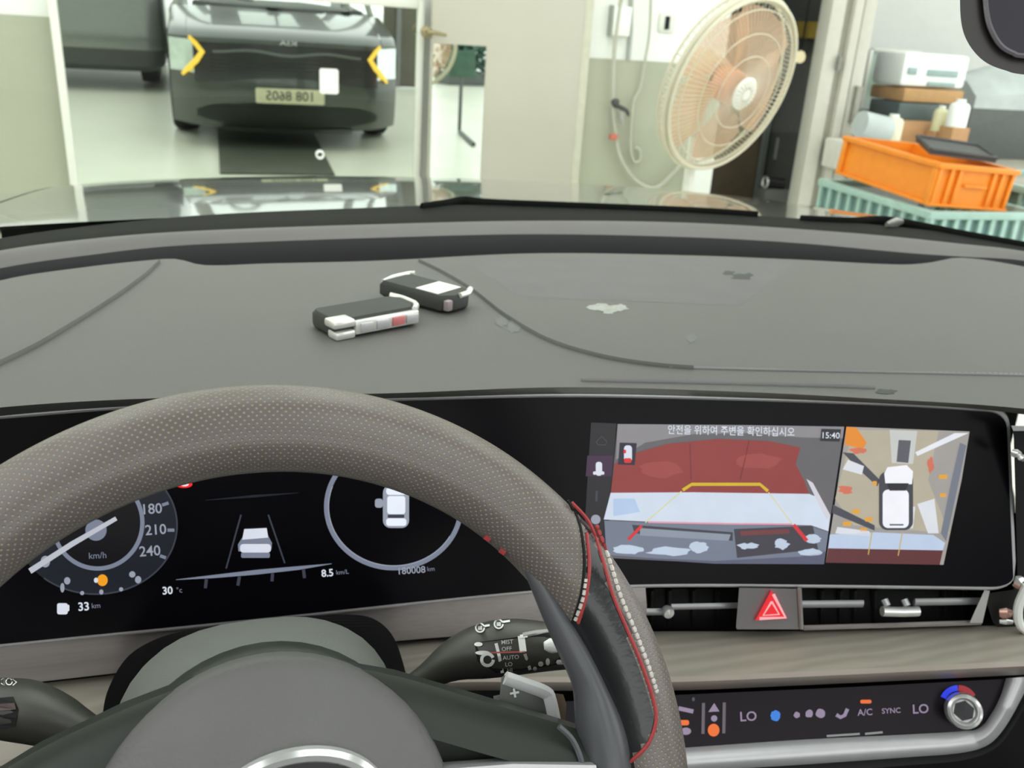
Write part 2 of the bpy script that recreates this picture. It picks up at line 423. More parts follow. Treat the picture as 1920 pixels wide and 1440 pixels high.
# cream door with a narrow mirror, and the big mirror
V, Fc = box_vf((.87, WY - .02, 0.01), (1.725, WY + .015, 2.1), .004)
door = mesh('door_1', dr(V), Fc, M_CREAM, kind='structure', label='cream painted door with a narrow mirror on its lower half')
box('door_jamb', (1.725, WY - .03, 0), (1.775, WY + .03, 2.15), mat('shaded_cream_jamb', (196, 194, 176), rough=.45), door, bev=.006)
V, Fc = box_vf((.875, WY - .028, .05), (1.163, WY - .021, 1.147))
mesh('mirror_pane', dr(V), Fc, M_MIRROR, door, smooth=False, label='narrow mirror pane fixed on the cream door')
a = PY(799, 60, WY - .14)
hd = mesh('door_handle', *lathe_vf([(.0, 0), (.028, 0), (.03, .006), (.022, .018), (.012, .022), (.011, .05)], a, (0, -1, 0), 20), mat('worn_brass', (150, 138, 108), rough=.35, metal=.7), door)
b = PY(837, 66, WY - .19)
tube('lever', [a + Vector((0, -.05, 0)), a + Vector((.03, -.058, 0)), b], [.011, .011, .008], MATS['worn_brass'], hd)

mir = thing('wall_mirror', 'large frameless-sided wall mirror reflecting the front of a dark car', 'mirror', (-.02, WY, 0))
V, Fc = box_vf((-.863, WY - .006, .05), (.822, WY, 1.305)); mesh('mirror_glass', [tl(v) for v in V], Fc, M_MIRROR, mir, smooth=False)
M_FRM = mat('white_mirror_frame', (226, 226, 216), rough=.4, var=.02)
for lo, hi in (((.822, WY - .03, 0), (.856, WY + .02, 1.345)), ((-.9, WY - .03, 1.305), (.822, WY + .02, 1.345)), ((-.9, WY - .02, 0), (-.863, WY + .02, 1.305)), ((-.863, WY - .03, 0), (.822, WY + .02, .05))):
    V, Fc = box_vf(lo, hi, .004); mesh('frame_strip', [tl(v) for v in V], Fc, M_FRM, mir)
n0 = PY(599, 128, WY - .035); n1 = PY(635, 177, WY - .035)
V, Fc = prism_vf(rrect(n0.x, n1.z, n1.x, n0.z, .012), lambda x, z: tl((x, WY - .0085, z)), lambda x, z: tl((x, WY - .0062, z)))
mesh('paper_note', V, Fc, M_PAPER, smooth=False, label='blank white paper note stuck on the large mirror', cat='note')
a = PY(600, 290, WY - .02)
mesh('towel_ring', *grid_vf([[a + Vector((math.cos(t) * (.018 + .005 * math.cos(p)), -.012 + .005 * math.sin(p), math.sin(t) * (.018 + .005 * math.cos(p)))) for p in [k * math.pi / 4 for k in range(9)]] for t in [k * math.pi / 12 for k in range(25)]]), M_CHROME, label='tiny chrome ring fixed low on the large mirror', cat='ring')

# cables and boxes on the wall with the dado
def wpts(px, y=WY - .0, n=None):
    P = [PY(u, v, y) for u, v in px]; return smooth_path(P, n) if n else P
box_c = PY(1163, 40, WY); sb = mesh('switch_box', *box_vf((box_c.x - .05, WY - .035, box_c.z - .075), (box_c.x + .05, WY + .028, box_c.z + .075), .006), M_WHITE, label='white switch box with cables on the white wall', cat='switch box')
box('side_cover', (box_c.x - .06, WY - .02, box_c.z - .078), (box_c.x - .05, WY + .028, box_c.z + .078), mat('grey_box_side', (150, 154, 148), rough=.5), sb)
tube('wall_conduit', wpts([(1187, -160), (1183, 60), (1178, 112)], WY + .018), .011, mat('grey_conduit', (168, 172, 164), rough=.5), label='straight grey conduit running down the white wall', cat='conduit')
tube('power_cable', wpts([(1168, -160), (1165, -10), (1163, 5), (1155, 62), (1150, 130), (1149, 190), (1152, 230), (1158, 280), (1175, 318), (1200, 345), (1230, 352), (1262, 325), (1282, 300)], WY - .03, 60), .012, M_CABLE, label='thick pale cable drooping from the white switch box', cat='cable')
tube('looped_cable', wpts([(1224, -160), (1219, 40), (1210, 110), (1200, 165), (1188, 190), (1184, 230), (1182, 270), (1188, 302), (1200, 300), (1200, 282), (1190, 276)], WY - .015, 60), .008, M_CABLE, label='thinner cable with a loop at its lower end', cat='cable')
a = PY(1155, 196, WY - .05); pl = mesh('plug', *tube_vf(smooth_path([a + Vector((-.01, 0, .03)), a, a + Vector((.03, .0, -.015)), a + Vector((.07, .01, -.03)), a + Vector((.09, .02, -.06))], 14), [.012, .022, .025, .022, .016, .013, .012, .012, .012, .012, .01, .01, .008, .006], 10), mat('dark_plug', (62, 64, 62), rough=.5), label='dark plug knot where two wall cables meet', cat='plug')
tube('prong', [a + Vector((.03, -.0, -.04)), a + Vector((.045, -.01, -.1))], .014, mat('grey_plug', (150, 150, 146), rough=.4), pl)
a = PY(1150, 258, WY - .045); mesh('red_clip', *box_vf((a.x - .022, a.y - .012, a.z - .012), (a.x + .022, a.y + .02, a.z + .02), .004), mat('red_tape', (190, 110, 92), rough=.6), label='small red clip on the drooping cable', cat='clip')
a = PY(1253, 43, WY); so = mesh('wall_socket', *box_vf((a.x - .045, WY + .016, a.z - .05), (a.x + .045, WY + .03, a.z + .05), .006), mat('socket_plate', (222, 224, 214), rough=.4), label='flush wall plate with one black vertical slot', cat='wall socket')
box('slot', (a.x - .013, WY + .008, a.z - .034), (a.x + .013, WY + .017, a.z + .034), M_MATT, so, bev=.002)

# back room contents
cb = PY(1332, 240, 5.9); cb2 = PY(1432, 350, 5.9); cb2.x = PY(1437, 215, 5.9).x - .01
cab = thing('brown_cabinet', 'dark brown low cabinet inside the back room doorway', 'cabinet', ((cb.x + cb2.x) / 2, 6.1, 0))
M_BRN = mat('dark_brown_board', (92, 80, 62), rough=.6, var=.1)
box('body', (cb.x, 5.9, 0), (cb2.x, 6.35, cb.z), M_BRN, cab, bev=.004); box('door', (cb.x + .02, 5.885, .06), (cb2.x - .02, 5.9, cb.z - .05), M_BRN, cab, bev=.003)
cg = PY(1437, 215, 5.9); cg2 = PY(1500, 350, 5.9); cg2.x = 3.5
cab = thing('grey_cabinet', 'tall grey metal cabinet inside the back room doorway', 'cabinet', ((cg.x + cg2.x) / 2, 6.1, 0))
M_GCB = mat('grey_metal_cabinet', (112, 116, 114), rough=.45, var=.05)
box('body', (cg.x, 5.9, 0), (cg2.x, 6.35, cg.z), M_GCB, cab, bev=.004); box('door', (cg.x + .02, 5.885, .05), (cg2.x - .03, 5.9, cg.z - .03), M_GCB, cab, bev=.003)
box('handle', (cg.x + .1, 5.865, cg.z - .3), (cg.x + .12, 5.885, cg.z - .15), M_SATIN, cab)
a = PX(1487, 55, 3.47); b = PX(1545, 62, 3.47); rk = thing('wall_rack', 'dull yellow board fixed on the dark wall of the back room', 'rack', (3.5, (a.y + b.y) / 2, a.z - .06))
box('board', (3.47, b.y, a.z - .05), (3.56, a.y, a.z + .05), mat('dull_yellow_board', (176, 150, 64), rough=.7), rk, bev=.008)
for y in (b.y + .06, a.y - .1): box('bracket', (3.52, y, a.z - .13), (3.56, y + .03, a.z - .05), M_DG, rk)
e = PX(1528, 103, 3.53); tube('indicator_light', [(3.545, e.y, e.z - .02), (3.545, e.y, e.z + .02)], .015, glow('green_led', (40, 150, 100), .5), rk)
a = PX(1500, 107, 3.42); lp = thing('small_lamp', 'small warm glowing lamp in the dark back room', 'lamp', a)
mesh('bulb', *lathe_vf([(0, .04), (.022, .033), (.035, .008), (.032, -.02), (.015, -.035), (0, -.037)], a, (0, 0, 1), 16), glow('warm_bulb', (255, 240, 190), 1.0), lp)
tube('cord', [a + Vector((0, 0, .05)), Vector((a.x, a.y, 4.2))], .006, M_BLACK, lp)
a = PY(1440, 343, 5.45); cs = thing('black_cylinder', 'black cylinder with a chrome ring end lying in the doorway', 'cylinder', a)
tube('body', [a + Vector((.0, .05, 0)), a + Vector((.13, .02, -.01))], .04, M_BLACK, cs, n=16)
mesh('ring', *grid_vf([[a + Vector((-.01 + .008 * math.sin(p), .02, 0)) + Vector((0, math.cos(t), math.sin(t))) * (.034 + .008 * math.cos(p)) for p in [k * math.pi / 4 for k in range(9)]] for t in [k * math.pi / 12 for k in range(25)]]), M_CHROME, cs)
mesh('stand', *box_vf((a.x - .02, a.y - .02, 0), (a.x + .16, a.y + .09, a.z - .04), .004), M_DKW, cs)

# ceiling lamps
M_TUBE = mat('lit_diffuser', (250, 255, 250), emit=LAMP_POWER, var=.01)
lamp_me = None
for i, (x, y) in enumerate([(x, y) for y in (2.1, 3.2, 4.3) for x in (-4.2, -1.6, 1.0, 3.6, 6.4)]):
    t = thing('ceiling_lamp', 'long white ceiling lamp, %s of the %s row' % (('leftmost', 'second from the left', 'middle one', 'second from the right', 'rightmost')[i % 5], ('rear', 'middle', 'front')[i // 5]), 'lamp', (x, y, 4.2), 'ceiling lamps')
    box('housing', (x - .66, y - .2, 4.14), (x + .66, y + .2, 4.2), M_WHITE, t, bev=.01)
    box('diffuser', (x - .62, y - .17, 4.12), (x + .62, y + .17, 4.139), M_TUBE, t)

t = thing('ceiling_lamp', 'short unseen ceiling lamp added to brighten the dark back room', 'lamp', (2.95, 6.8, 4.2))  # extra lamp out of view, added to lift the back room
box('housing', (2.75, 6.7, 4.15), (3.15, 6.9, 4.2), M_WHITE, t, bev=.01); box('diffuser', (2.77, 6.72, 4.13), (3.13, 6.88, 4.149), M_TUBE, t)

# ------------------------------------------------------------------ standing fan
FD = 3.2
fc = PD(1366, 160, FD); maj = (PD(1443, 18, FD) - PD(1292, 302, FD)).normalized()
toc = (CAM - fc).normalized(); lat = (PD(1366 + 88, 160 + 47, FD) - fc); lat = (lat - toc * lat.dot(toc)).normalized()
fn = (toc * math.cos(math.radians(54)) + lat * math.sin(math.radians(54))).normalized()
fx = (maj - fn * maj.dot(fn)).normalized(); fy = fn.cross(fx); FR = .302
fan = thing('standing_fan', 'large ivory wire-guard fan with peach blades beside the bonnet', 'fan', (fc.x - .05, fc.y + .1, 0))
def fp(r, a, h): return fc + (fx * math.cos(a) + fy * math.sin(a)) * r + fn * h
mb = MB()
for k in range(96):
    a = 2 * math.pi * k / 96
    mb.add(*tube_vf([fp(r * FR, a, 0.026 + .05 * (1 - r ** 2.4)) for r in (.16, .4, .62, .82, .96, 1.0)], .0009, 3, False))
mb.build('front_guard', M_IVORY, fan)
mb = MB()
for k in range(60):
    a = 2 * math.pi * (k + .5) / 60
    mb.add(*tube_vf([fp(r * FR, a, -.03 - .06 * (1 - r ** 2.4)) for r in (.3, .55, .8, .96, 1.0)] , .0011, 3, False))
for k in range(120):
    a = 2 * math.pi * k / 120
    mb.add(*tube_vf([fp(FR, a, .026), fp(FR * 1.012, a, 0), fp(FR, a, -.03)], .0014, 3, False))
mb.build('rear_guard', M_IVORY, fan)
for r, h, w in ((1.0, .026, .007), (1.0, -.03, .005), (.9, .037, .0022), (.66, .058, .0018), (.42, .07, .0018)):
    tube('guard_ring', [fp(r * FR, 2 * math.pi * k / 64, h) for k in range(65)], w, M_IVORY, fan, n=6, cap=False)
tube('rim_band', [fp(FR * 1.004, 2 * math.pi * k / 64, .012) for k in range(65)], .016, M_IVORY, fan, n=8, flat=.3, cap=False)
V, Fc = lathe_vf([(0, .088), (.03, .088), (.052, .084), (.058, .077), (.054, .07)], fc, fn, 32); cap = mesh('hub_cap', V, Fc, mat('white_hub_cap', (236, 234, 224), rough=.4), fan)
mb = MB()
for k in range(20):
    a = 2 * math.pi * k / 20; mb.add(*tube_vf([fp(.02, a, .0885), fp(.05, a, .0848)], .0022, 4))
mb.build('cap_rib', mat('cap_rib_grey', (196, 192, 176), rough=.5), cap)
mesh('spinner', *lathe_vf([(0, .06), (.04, .058), (.06, .04), (.062, -.03), (0, -.03)], fc, fn, 24), mat('orange_spinner', (222, 168, 138), rough=.45), fan)
for k in range(5):
    rows = []
    for i in range(9):
        r = .055 + (FR * .9 - .055) * i / 8; wd = .62 - .04 * abs(i - 5); sw = .18 * i / 8
        rows.append([fp(r, 2 * math.pi * k / 5 + sw + wd * (j / 6 - .5) * 2.25, .020 - .045 * (j / 6) * (.6 + .4 * r / FR) + .0) for j in range(7)])
    V, Fc = grid_vf(rows); mesh('blade', V, Fc, M_BLADE, fan)
mesh('motor', *lathe_vf([(0, -.05), (.06, -.05), (.075, -.07), (.075, -.16), (.05, -.2), (0, -.205)], fc, fn, 24), M_IVORY, fan)
mt = fc - fn * .13
tube('neck', [mt + Vector((0, 0, -.05)), Vector((mt.x, mt.y, mt.z - .22))], .03, M_IVORY, fan, n=14)
tube('pole', [Vector((mt.x, mt.y, mt.z - .2)), Vector((mt.x, mt.y, .05))], .02, mat('white_pole', (226, 226, 216), rough=.4), fan, n=14)
mesh('base', *lathe_vf([(0, .06), (.05, .06), (.2, .03), (.22, .015), (.22, 0), (0, 0)], (mt.x, mt.y, 0), (0, 0, 1), 32), M_IVORY, fan)

# ------------------------------------------------------------------ crates
KS = .78
def cpt(u, v, z): return CAM + (PZ(u, v, z) - CAM) * KS
A = cpt(1765, 306, .75); B = cpt(1598, 256, .78); C_ = cpt(1903, 318, .725)
ex = (C_ - A).normalized(); ey = (B - A).normalized(); k_ = ex.dot(ey) / 2; ex, ey = (ex - ey * k_).normalized(), (ey - ex * k_).normalized(); ey = (ey - ex * ey.dot(ex)).normalized(); ez = ex.cross(ey)
LX, LY, LH = (C_ - A).length, (B - A).length, .168
TC = Matrix((ex, ey, ez)).transposed().to_4x4(); TC.translation = A - ez * LH
oc = thing('orange_crate', 'bright orange plastic crate on top of the teal crates', 'crate', TC @ Vector((LX / 2, LY / 2, 0)))
w = .012
mb = MB()
for lo, hi in (((.012, .012, 0), (LX - .012, LY - .012, w)), ((.012, .012, 0), (LX - .012, .012 + w, LH)), ((.012, LY - .012 - w, 0), (LX - .012, LY - .012, LH)), ((.012, .012, 0), (.012 + w, LY - .012, LH)), ((LX - .012 - w, .012, 0), (LX - .012, LY - .012, LH))):
    mb.add(*box_vf(lo, hi, 0, TC))
mb.build('tub', M_ORANGE, oc, smooth=False)
for lo, hi in (((-.008, -.008, LH - .02), (LX + .008, .02, LH)), ((-.008, LY - .02, LH - .02), (LX + .008, LY + .008, LH)), ((-.008, .02, LH - .02), (.02, LY - .02, LH)), ((LX - .02, .02, LH - .02), (LX + .008, LY - .02, LH))):
    box('rim', lo, hi, M_ORANGE, oc, bev=.003, T=TC)
for x in (.005, .06, .1, LX - .11, LX - .07, LX - .02):
    box('rib', (x, -.002, .008), (x + .014, .014, LH - .018), M_ORANGE, oc, bev=.002, T=TC)
for y in (.006, LY - .03):
    box('rib', (-.004, y, .008), (.014, y + .03, LH - .018), M_ORANGE, oc, bev=.002, T=TC)
box('foot_rim', (-.004, -.004, 0), (LX + .004, LY + .004, .012), M_ORANGE, oc, bev=.002, T=TC)
box('handle_lip', (.14, -.004, LH * .5), (LX - .13, .014, LH * .56), M_ORANGE, oc, bev=.002, T=TC)
# dark lid leaning in the crate
l0 = [(LX * .05, .1), (LX * .82, .06), (LX * 1.02, .27), (LX * .32, .33)]
def lidp(x, y, dz): return TC @ Vector((x, y, LH + .012 + .1 * max(0, y - .05) + dz))
V, Fc = prism_vf(l0, lambda x, y: lidp(x, y, .018), lambda x, y: lidp(x, y, 0)); tray = mesh('tray_lid', V, Fc, mat('charcoal_tray', (70, 70, 72), rough=.5, var=.05), smooth=False, label='charcoal grey tray lid leaning across the orange crate', cat='tray')
tube('raised_edge', [lidp(x, y, .02) for x, y in l0 + l0[:1]], .008, MATS['charcoal_tray'], tray, n=6)
# teal crates
def teal(name, T, lx, ly, h, label, nslx, nsly):
    t = thing(name, label, 'crate', T @ Vector((lx / 2, ly / 2, 0)), 'teal crates under the orange crate')
    box('floor_plate', (0, 0, 0), (lx, ly, .015), M_TEAL, t, T=T)
    for lo, hi in (((-.01, -.01, h - .03), (lx + .01, .02, h)), ((-.01, ly - .02, h - .03), (lx + .01, ly + .01, h)), ((-.01, .02, h - .03), (.02, ly - .02, h)), ((lx - .02, .02, h - .03), (lx + .01, ly - .02, h))):
        box('rim', lo, hi, M_TEAL, t, bev=.003, T=T)
    for z in (0, h * .5):
        for lo, hi in (((0, 0, z), (lx, .012, z + .03)), ((0, ly - .012, z), (lx, ly, z + .03)), ((0, .012, z), (.012, ly - .012, z + .03)), ((lx - .012, .012, z), (lx, ly - .012, z + .03))):
            box('rail', lo, hi, M_TEAL, t, T=T)
    for k in range(nslx + 1):
        x = (lx - .02) * k / nslx
        box('slat', (x, -.004, .01), (x + .02, .012, h - .02), M_TEAL, t, T=T)
    for k in range(nsly + 1):
        y = (ly - .02) * k / nsly
        box('slat', (-.004, y, .01), (.012, y + .02, h - .02), M_TEAL, t, T=T)
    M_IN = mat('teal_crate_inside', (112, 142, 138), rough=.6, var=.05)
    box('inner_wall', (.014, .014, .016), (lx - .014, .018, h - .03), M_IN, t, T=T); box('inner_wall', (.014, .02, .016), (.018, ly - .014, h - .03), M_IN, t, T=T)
    return t
az = math.atan2(ey.y, ey.x) - math.pi / 2
zt = (TC @ Vector((0, 0, 0))).z - .012
def teal_T(z):
    T = Matrix.Rotation(az, 4, 'Z'); T.translation = Vector((TC.translation.x, TC.translation.y, z)) + T.to_3x3() @ Vector((-.02, -.05, 0)); return T
teal('teal_crate', teal_T(zt - .33), LX + .17, LY + .12, .33, 'teal slatted crate directly under the orange crate', 9, 10)
teal('teal_crate', teal_T(zt - .665), LX + .17, LY + .12, .33, 'lowest teal crate of the stack standing on the floor', 9, 10)
T2 = teal_T(0); T2.translation = T2.translation + T2.to_3x3() @ Vector((LX + .22, .1, 0))
teal('teal_crate', T2, .5, .6, zt + .075, 'taller teal crate to the right behind the orange crate', 7, 7)

# ------------------------------------------------------------------ pile of boxes and parts along the right-hand wall
def pxbox(name, u0, v0, u1, v1, Y, dep, m, label, cat, base=None, bev=.008, group=None):
    p0 = PY(u0, v0, Y); p1 = PY(u1, v1, Y); z0 = min(p0.z, p1.z) if base is None else base
    return mesh(name, *box_vf((min(p0.x, p1.x), Y, z0), (max(p0.x, p1.x), Y + dep, p0.z), bev), m, label=label, cat=cat, group=group)
M_CRM = mat('cream_jug_plastic', (232, 226, 200), rough=.45, var=.03)
M_LG = mat('light_grey_film', (190, 198, 198), rough=.35, var=.12, vscale=6)
# workbench that carries the pile
bz = PY(1750, 330, 4.6).z
wb = thing('workbench', 'low grey workbench behind the crates carrying boxes', 'workbench', (4.6, 5.2, 0))
x0, x1 = 3.75, 7.2
box('top', (x0, 4.5, bz - .05), (x1, 6.5, bz), mat('worn_bench_top', (172, 168, 156), rough=.6, var=.06), wb, bev=.005)
for x in (x0 + .05, x1 - .1):
    for y in (4.55, 6.4): box('leg', (x, y, 0), (x + .06, y + .06, bz - .05), M_DG, wb)
def stack(items, Y, dep):
    pass
p = PY(1750, 270, 5.0)
crd = pxbox('carton', 1694, 226, 1800, 272, 5.0, .4, M_CARD, 'wide brown cardboard box low behind the orange crate', 'box', base=bz)
zc = max(v.co.z for v in crd.data.vertices) + crd.location.z
pxbox('tool_case', 1688, 192, 1764, 226, 5.02, .3, mat('dark_teal_case', (78, 92, 92), rough=.5), 'dark teal case on the wide cardboard box', 'case', base=zc)
zd = PY(1726, 192, 5.02).z
c2 = pxbox('carton', 1698, 165, 1804, 192, 5.02, .34, mat('tan_carton', (186, 146, 98), rough=.8, var=.06), 'flat tan carton under the white machine', 'box', base=zd)
ze = PY(1750, 165, 5.02).z
wm_ = thing('white_machine', 'glossy white machine with dark windows on the tan carton', 'machine', PY(1755, 165, 5.1))
p0 = PY(1700, 97, 5.04); p1 = PY(1808, 165, 5.04)
M_WG = mat('glossy_white_plastic', (246, 250, 248), rough=.25, var=.01)
box('body', (p0.x, 5.04, ze), (p1.x, 5.34, p0.z), M_WG, wm_, bev=.025)
for u0, v0, u1, v1 in ((1740, 130, 1795, 146), (1740, 153, 1790, 164)):
    q0 = PY(u0, v0, 5.035); q1 = PY(u1, v1, 5.035); box('window', (q0.x, 5.03, q1.z), (q1.x, 5.05, q0.z), mat('pale_teal_window', (150, 172, 170), rough=.2), wm_, bev=.006)
q0 = PY(1704, 126, 5.035); q1 = PY(1718, 140, 5.035); box('vent', (q0.x, 5.03, q1.z), (q1.x, 5.05, q0.z), MATS['pale_teal_window'], wm_, bev=.004)
def jug(u, v0, v1, wpx, Y, label, m):
    t = PY(u, v0, Y); b_ = PY(u, v1, Y); r = wpx / 2 * Y * 1.25 / FPX; h = t.z - b_.z
    j = thing('plastic_jug', label, 'jug', (t.x, Y, b_.z), 'jugs behind the orange crate')
    mesh('body', *lathe_vf([(0, 0), (r, 0), (r, h * .72), (r * .8, h * .84), (r * .4, h * .9), (r * .4, h * .93), (0, h * .93)], (t.x, Y, b_.z), (0, 0, 1), 20), m, j)
    mesh('cap', *lathe_vf([(r * .48, h * .9), (r * .48, h), (0, h)], (t.x, Y, b_.z), (0, 0, 1), 16), M_WG, j)
    mesh('stand', *box_vf((t.x - r, Y - r, bz), (t.x + r, Y + r, b_.z - .001), .003), M_CARD, j)
jug(1768, 198, 246, 24, 4.93, 'pale yellow jug in front of the cardboard box', mat('pale_yellow_jug', (224, 220, 180), rough=.45))
jug(1803, 186, 238, 34, 4.8, 'white jug standing on an orange carton', M_WG)
jug(1678, 214, 262, 34, 4.86, 'white jug left of the cardboard box', M_CRM)
tube('film_roll', [PY(1612, 232, 4.75), PY(1662, 244, 4.75)], .075, M_LG, n=20, label='pale grey roll of film beside the aluminium frame', cat='roll')
pxbox('carton', 1604, 270, 1660, 300, 4.62, .3, mat('white_carton', (226, 224, 216), rough=.7), 'white carton under the roll of film', 'box', base=bz)
pxbox('dark_case', 1606, 206, 1680, 226, 5.42, .12, mat('slate_case', (120, 128, 136), rough=.4), 'slate grey flat case behind the roll of film', 'case', base=bz)
dk = pxbox('equipment_case', 1822, 203, 1990, 335, 5.5, .5, M_DG, 'big dark grey equipment case at the right behind the crate', 'case', base=bz)
zk = PY(1822, 203, 5.5).z
hoodv = []
for i in range(9):
    t_ = i / 8; hoodv.append([Vector((PY(1826 + 200 * t_, 200, 5.5).x, 5.5 + .48 * j / 4, zk + (.2 + .1 * math.sin(t_ * 3.1)) * math.sin(math.pi * (.12 + .76 * j / 4)) + .004)) for j in range(5)])
V, Fc = grid_vf(hoodv)
lo = [(v.x, v.y, zk + .001) for v in V]; n_ = len(V); per = [i * 5 for i in range(9)] + [8 * 5 + j for j in range(1, 5)] + [i * 5 + 4 for i in range(7, -1, -1)] + [3, 2, 1]
Fc += [(per[i], per[(i + 1) % len(per)], n_ + per[(i + 1) % len(per)], n_ + per[i]) for i in range(len(per))]
mesh('dust_sheet', V + [Vector(p) for p in lo], Fc, M_LG, label='crumpled pale plastic sheet over the dark grey case', cat='sheet')
# framed pale glass leaning by the frame
g0 = PY(1636, 96, 5.6); g1 = PY(1702, 205, 5.6)
gp = thing('window_pane', 'pale green framed glass pane leaning beside the white machine', 'pane', ((g0.x + g1.x) / 2, 5.6, bz))
box('glass', (g0.x, 5.6, g1.z), (g1.x, 5.612, g0.z), mat('pale_green_glass', (176, 196, 186), rough=.15, var=.04), gp)
for lo, hi in (((g0.x - .03, 5.585, bz), (g0.x, 5.63, g0.z + .01)), ((g1.x, 5.585, bz), (g1.x + .03, 5.63, g0.z + .01)), ((g0.x, 5.585, bz), (g1.x, 5.63, g1.z)), ((g0.x, 5.585, g0.z), (g1.x, 5.63, g0.z + .02))):
    box('frame_bar', lo, hi, M_FRM, gp, bev=.003)

# ------------------------------------------------------------------ things that only show in the mirrors
m0 = mfloor(412, 318, BIGM); m1 = mfloor(622, 318, BIGM)
mat_f = box('floor_mat', (m0.x, .2, .002), (m1.x, m0.y + .15, .014), mat('dark_rubber_mat', (76, 78, 70), rough=.5, var=.1, vscale=5), label='dark rubber mat on the floor in front of the car', cat='mat', bev=.004)
VX0, VX1, VY = -2.62, -.64, -.3
van = thing('parked_van', 'dark grey van parked beside the car on the left, seen in the mirror', 'van', ((VX0 + VX1) / 2, VY - 1.2, 0))
M_VAN = mat('grey_van_paint', (122, 126, 124), rough=.3, metal=.4, coat=.6, var=.04)
rows = []
for z, i_, dy in ((.20, .10, -.12), (.26, .03, -.03), (.42, 0, 0), (.55, 0, .02), (.6, .01, 0), (.95, .02, -.03), (1.15, .04, -.08), (1.75, .16, -.3), (1.88, .24, -.45)):
    ring_ = []
    for cx_, cy_, a0 in ((VX1 - .18 - i_, VY - .18 + dy, 0), (VX0 + .18 + i_, VY - .18 + dy, 90), (VX0 + .18 + i_, VY - 2.6, 180), (VX1 - .18 - i_, VY - 2.6, 270)):
        ring_ += [Vector((cx_ + .18 * math.cos(math.radians(a0 + 15 * k)), cy_ + .18 * math.sin(math.radians(a0 + 15 * k)), z)) for k in range(7)]
    rows.append(ring_)
V, Fc = grid_vf(rows[2:], True); Fc.append(tuple(range((len(rows) - 3) * 28, (len(rows) - 2) * 28))); mesh('body', V, Fc, M_VAN, van)
V, Fc = grid_vf(rows[:3], True); Fc.append(tuple(range(28))); mesh('bumper', V, Fc, mat('dark_bumper', (66, 68, 66), rough=.5), van)
for x in (VX0 + .2, VX1 - .2):
    for y in (-.8, -2.3): mesh('wheel', *lathe_vf([(0, -.1), (.24, -.1), (.31, -.09), (.32, 0), (.31, .09), (.24, .1), (0, .1)], (x, VY + y, .32), (1, 0, 0), 28), M_TYRE, van)
q = mdist(222, 40, BIGM, VY); mesh('round_sticker', *lathe_vf([(0, .0), (.085, 0), (.085, .02), (0, .02)], (q.x, VY - .035, q.z), (0, 1, 0), 24), mat('blue_sticker', (84, 120, 150), rough=.4), van)
pp = mfloor(752, 166, BIGM); pil = thing('dark_door_panel', 'dark brown sliding door panel far behind, seen in the mirror', 'panel', pp)
box('panel', (pp.x - .22, pp.y - .1, .02), (pp.x + .55, pp.y, 2.6), mat('dark_brown_panel', (104, 100, 90), rough=.5, var=.08), pil, bev=.01)
box('stile', (pp.x - .08, pp.y, .02), (pp.x - .02, pp.y + .03, 2.6), mat('grey_stile', (128, 128, 132), rough=.4), pil)
q0 = mfloor(865, 158, DOORM); 
shr = thing('potted_shrub', 'dark green shrub in a planter far behind, seen in the mirror', 'shrub', q0)
mb = MB()
for k in range(1500):
    c = q0 + Vector((random.gauss(.05, .3), random.gauss(0, .25), random.uniform(.2, 1.6)))
    d1 = Vector((random.uniform(-1, 1), random.uniform(-1, 1), random.uniform(-.6, 1))).normalized() * .1
    d2 = d1.cross(Vector((random.uniform(-1, 1), random.uniform(-1, 1), random.uniform(-1, 1)))).normalized() * .045
    mb.add([c - d1, c + d2, c + d1, c - d2], [(0, 1, 2, 3)])
f = mb.build('foliage', mat('dark_green_leaves', (58, 92, 76), rough=.5, var=.25, vscale=8), shr, smooth=False); f['kind'] = 'stuff'
box('planter', (q0.x - .5, q0.y - .35, 0), (q0.x + .6, q0.y + .35, .26), M_DG, shr, bev=.02)
q1 = mfloor(861, 250, DOORM); q2 = mdist(866, 145, DOORM, q1.y); q3 = mfloor(888, 275, DOORM)
sp = thing('sign_post', 'black post on a flat foot right of the car, seen in the mirror', 'post', q1)
tube('pole', [(q1.x, q1.y, .03), (q1.x, q1.y, q2.z)], .022, M_DG, sp, n=12); tube('foot', [(q1.x, q1.y, .025), (q3.x, q3.y, .025)], .025, M_DG, sp, n=8); box('board', (q1.x - .17, q1.y - .03, q2.z), (q1.x + .17, q1.y + .03, q2.z + .3), MATS['dark_green_leaves'], sp, bev=.006)

# ================================================================== THE CAR: body shell
XC = .366
body = thing('car_body', 'dark grey car bonnet and body shell around the windscreen', 'car', (XC, .6, 0))
def zc_(Y):
    pts = [(1.2, 1.0), (1.33, .992), (1.6, .972), (1.9, .943), (2.1, .918), (2.22, .895), (2.30, .865), (2.34, .84)]
    return vat(pts, Y)
def Yn(x): a = abs(x); return 2.31 - .06 * (a / .6) ** 2 - 1.2 * max(0, a - .64) ** 1.5
def hz(x, s):                                         # s 0 rear .. 1 nose
    Y = 1.30 - .10 * (x / .8) ** 2 + (Yn(x) - (1.30 - .10 * (x / .8) ** 2)) * s
    Yeq = 1.30 + (2.335 - 1.30) * s
    return Y, zc_(Yeq) - .012 * (x / .7) ** 2 - 1.1 * max(0, abs(x) - .8) ** 2
def hood_rows(xa, xb, nx, ns=40):
    rows = []
    for i in range(ns + 1):
        s = i / ns; rows.append([(XC + x, *hz(x, s)) for x in [xa + (xb - xa) * j / nx for j in range(nx + 1)]])
    return rows
def crease(x): return 0
V, Fc = grid_vf(hood_rows(-.74, .74, 48)); bon = mesh('bonnet', V, Fc, M_PAINT, body, angle=80)
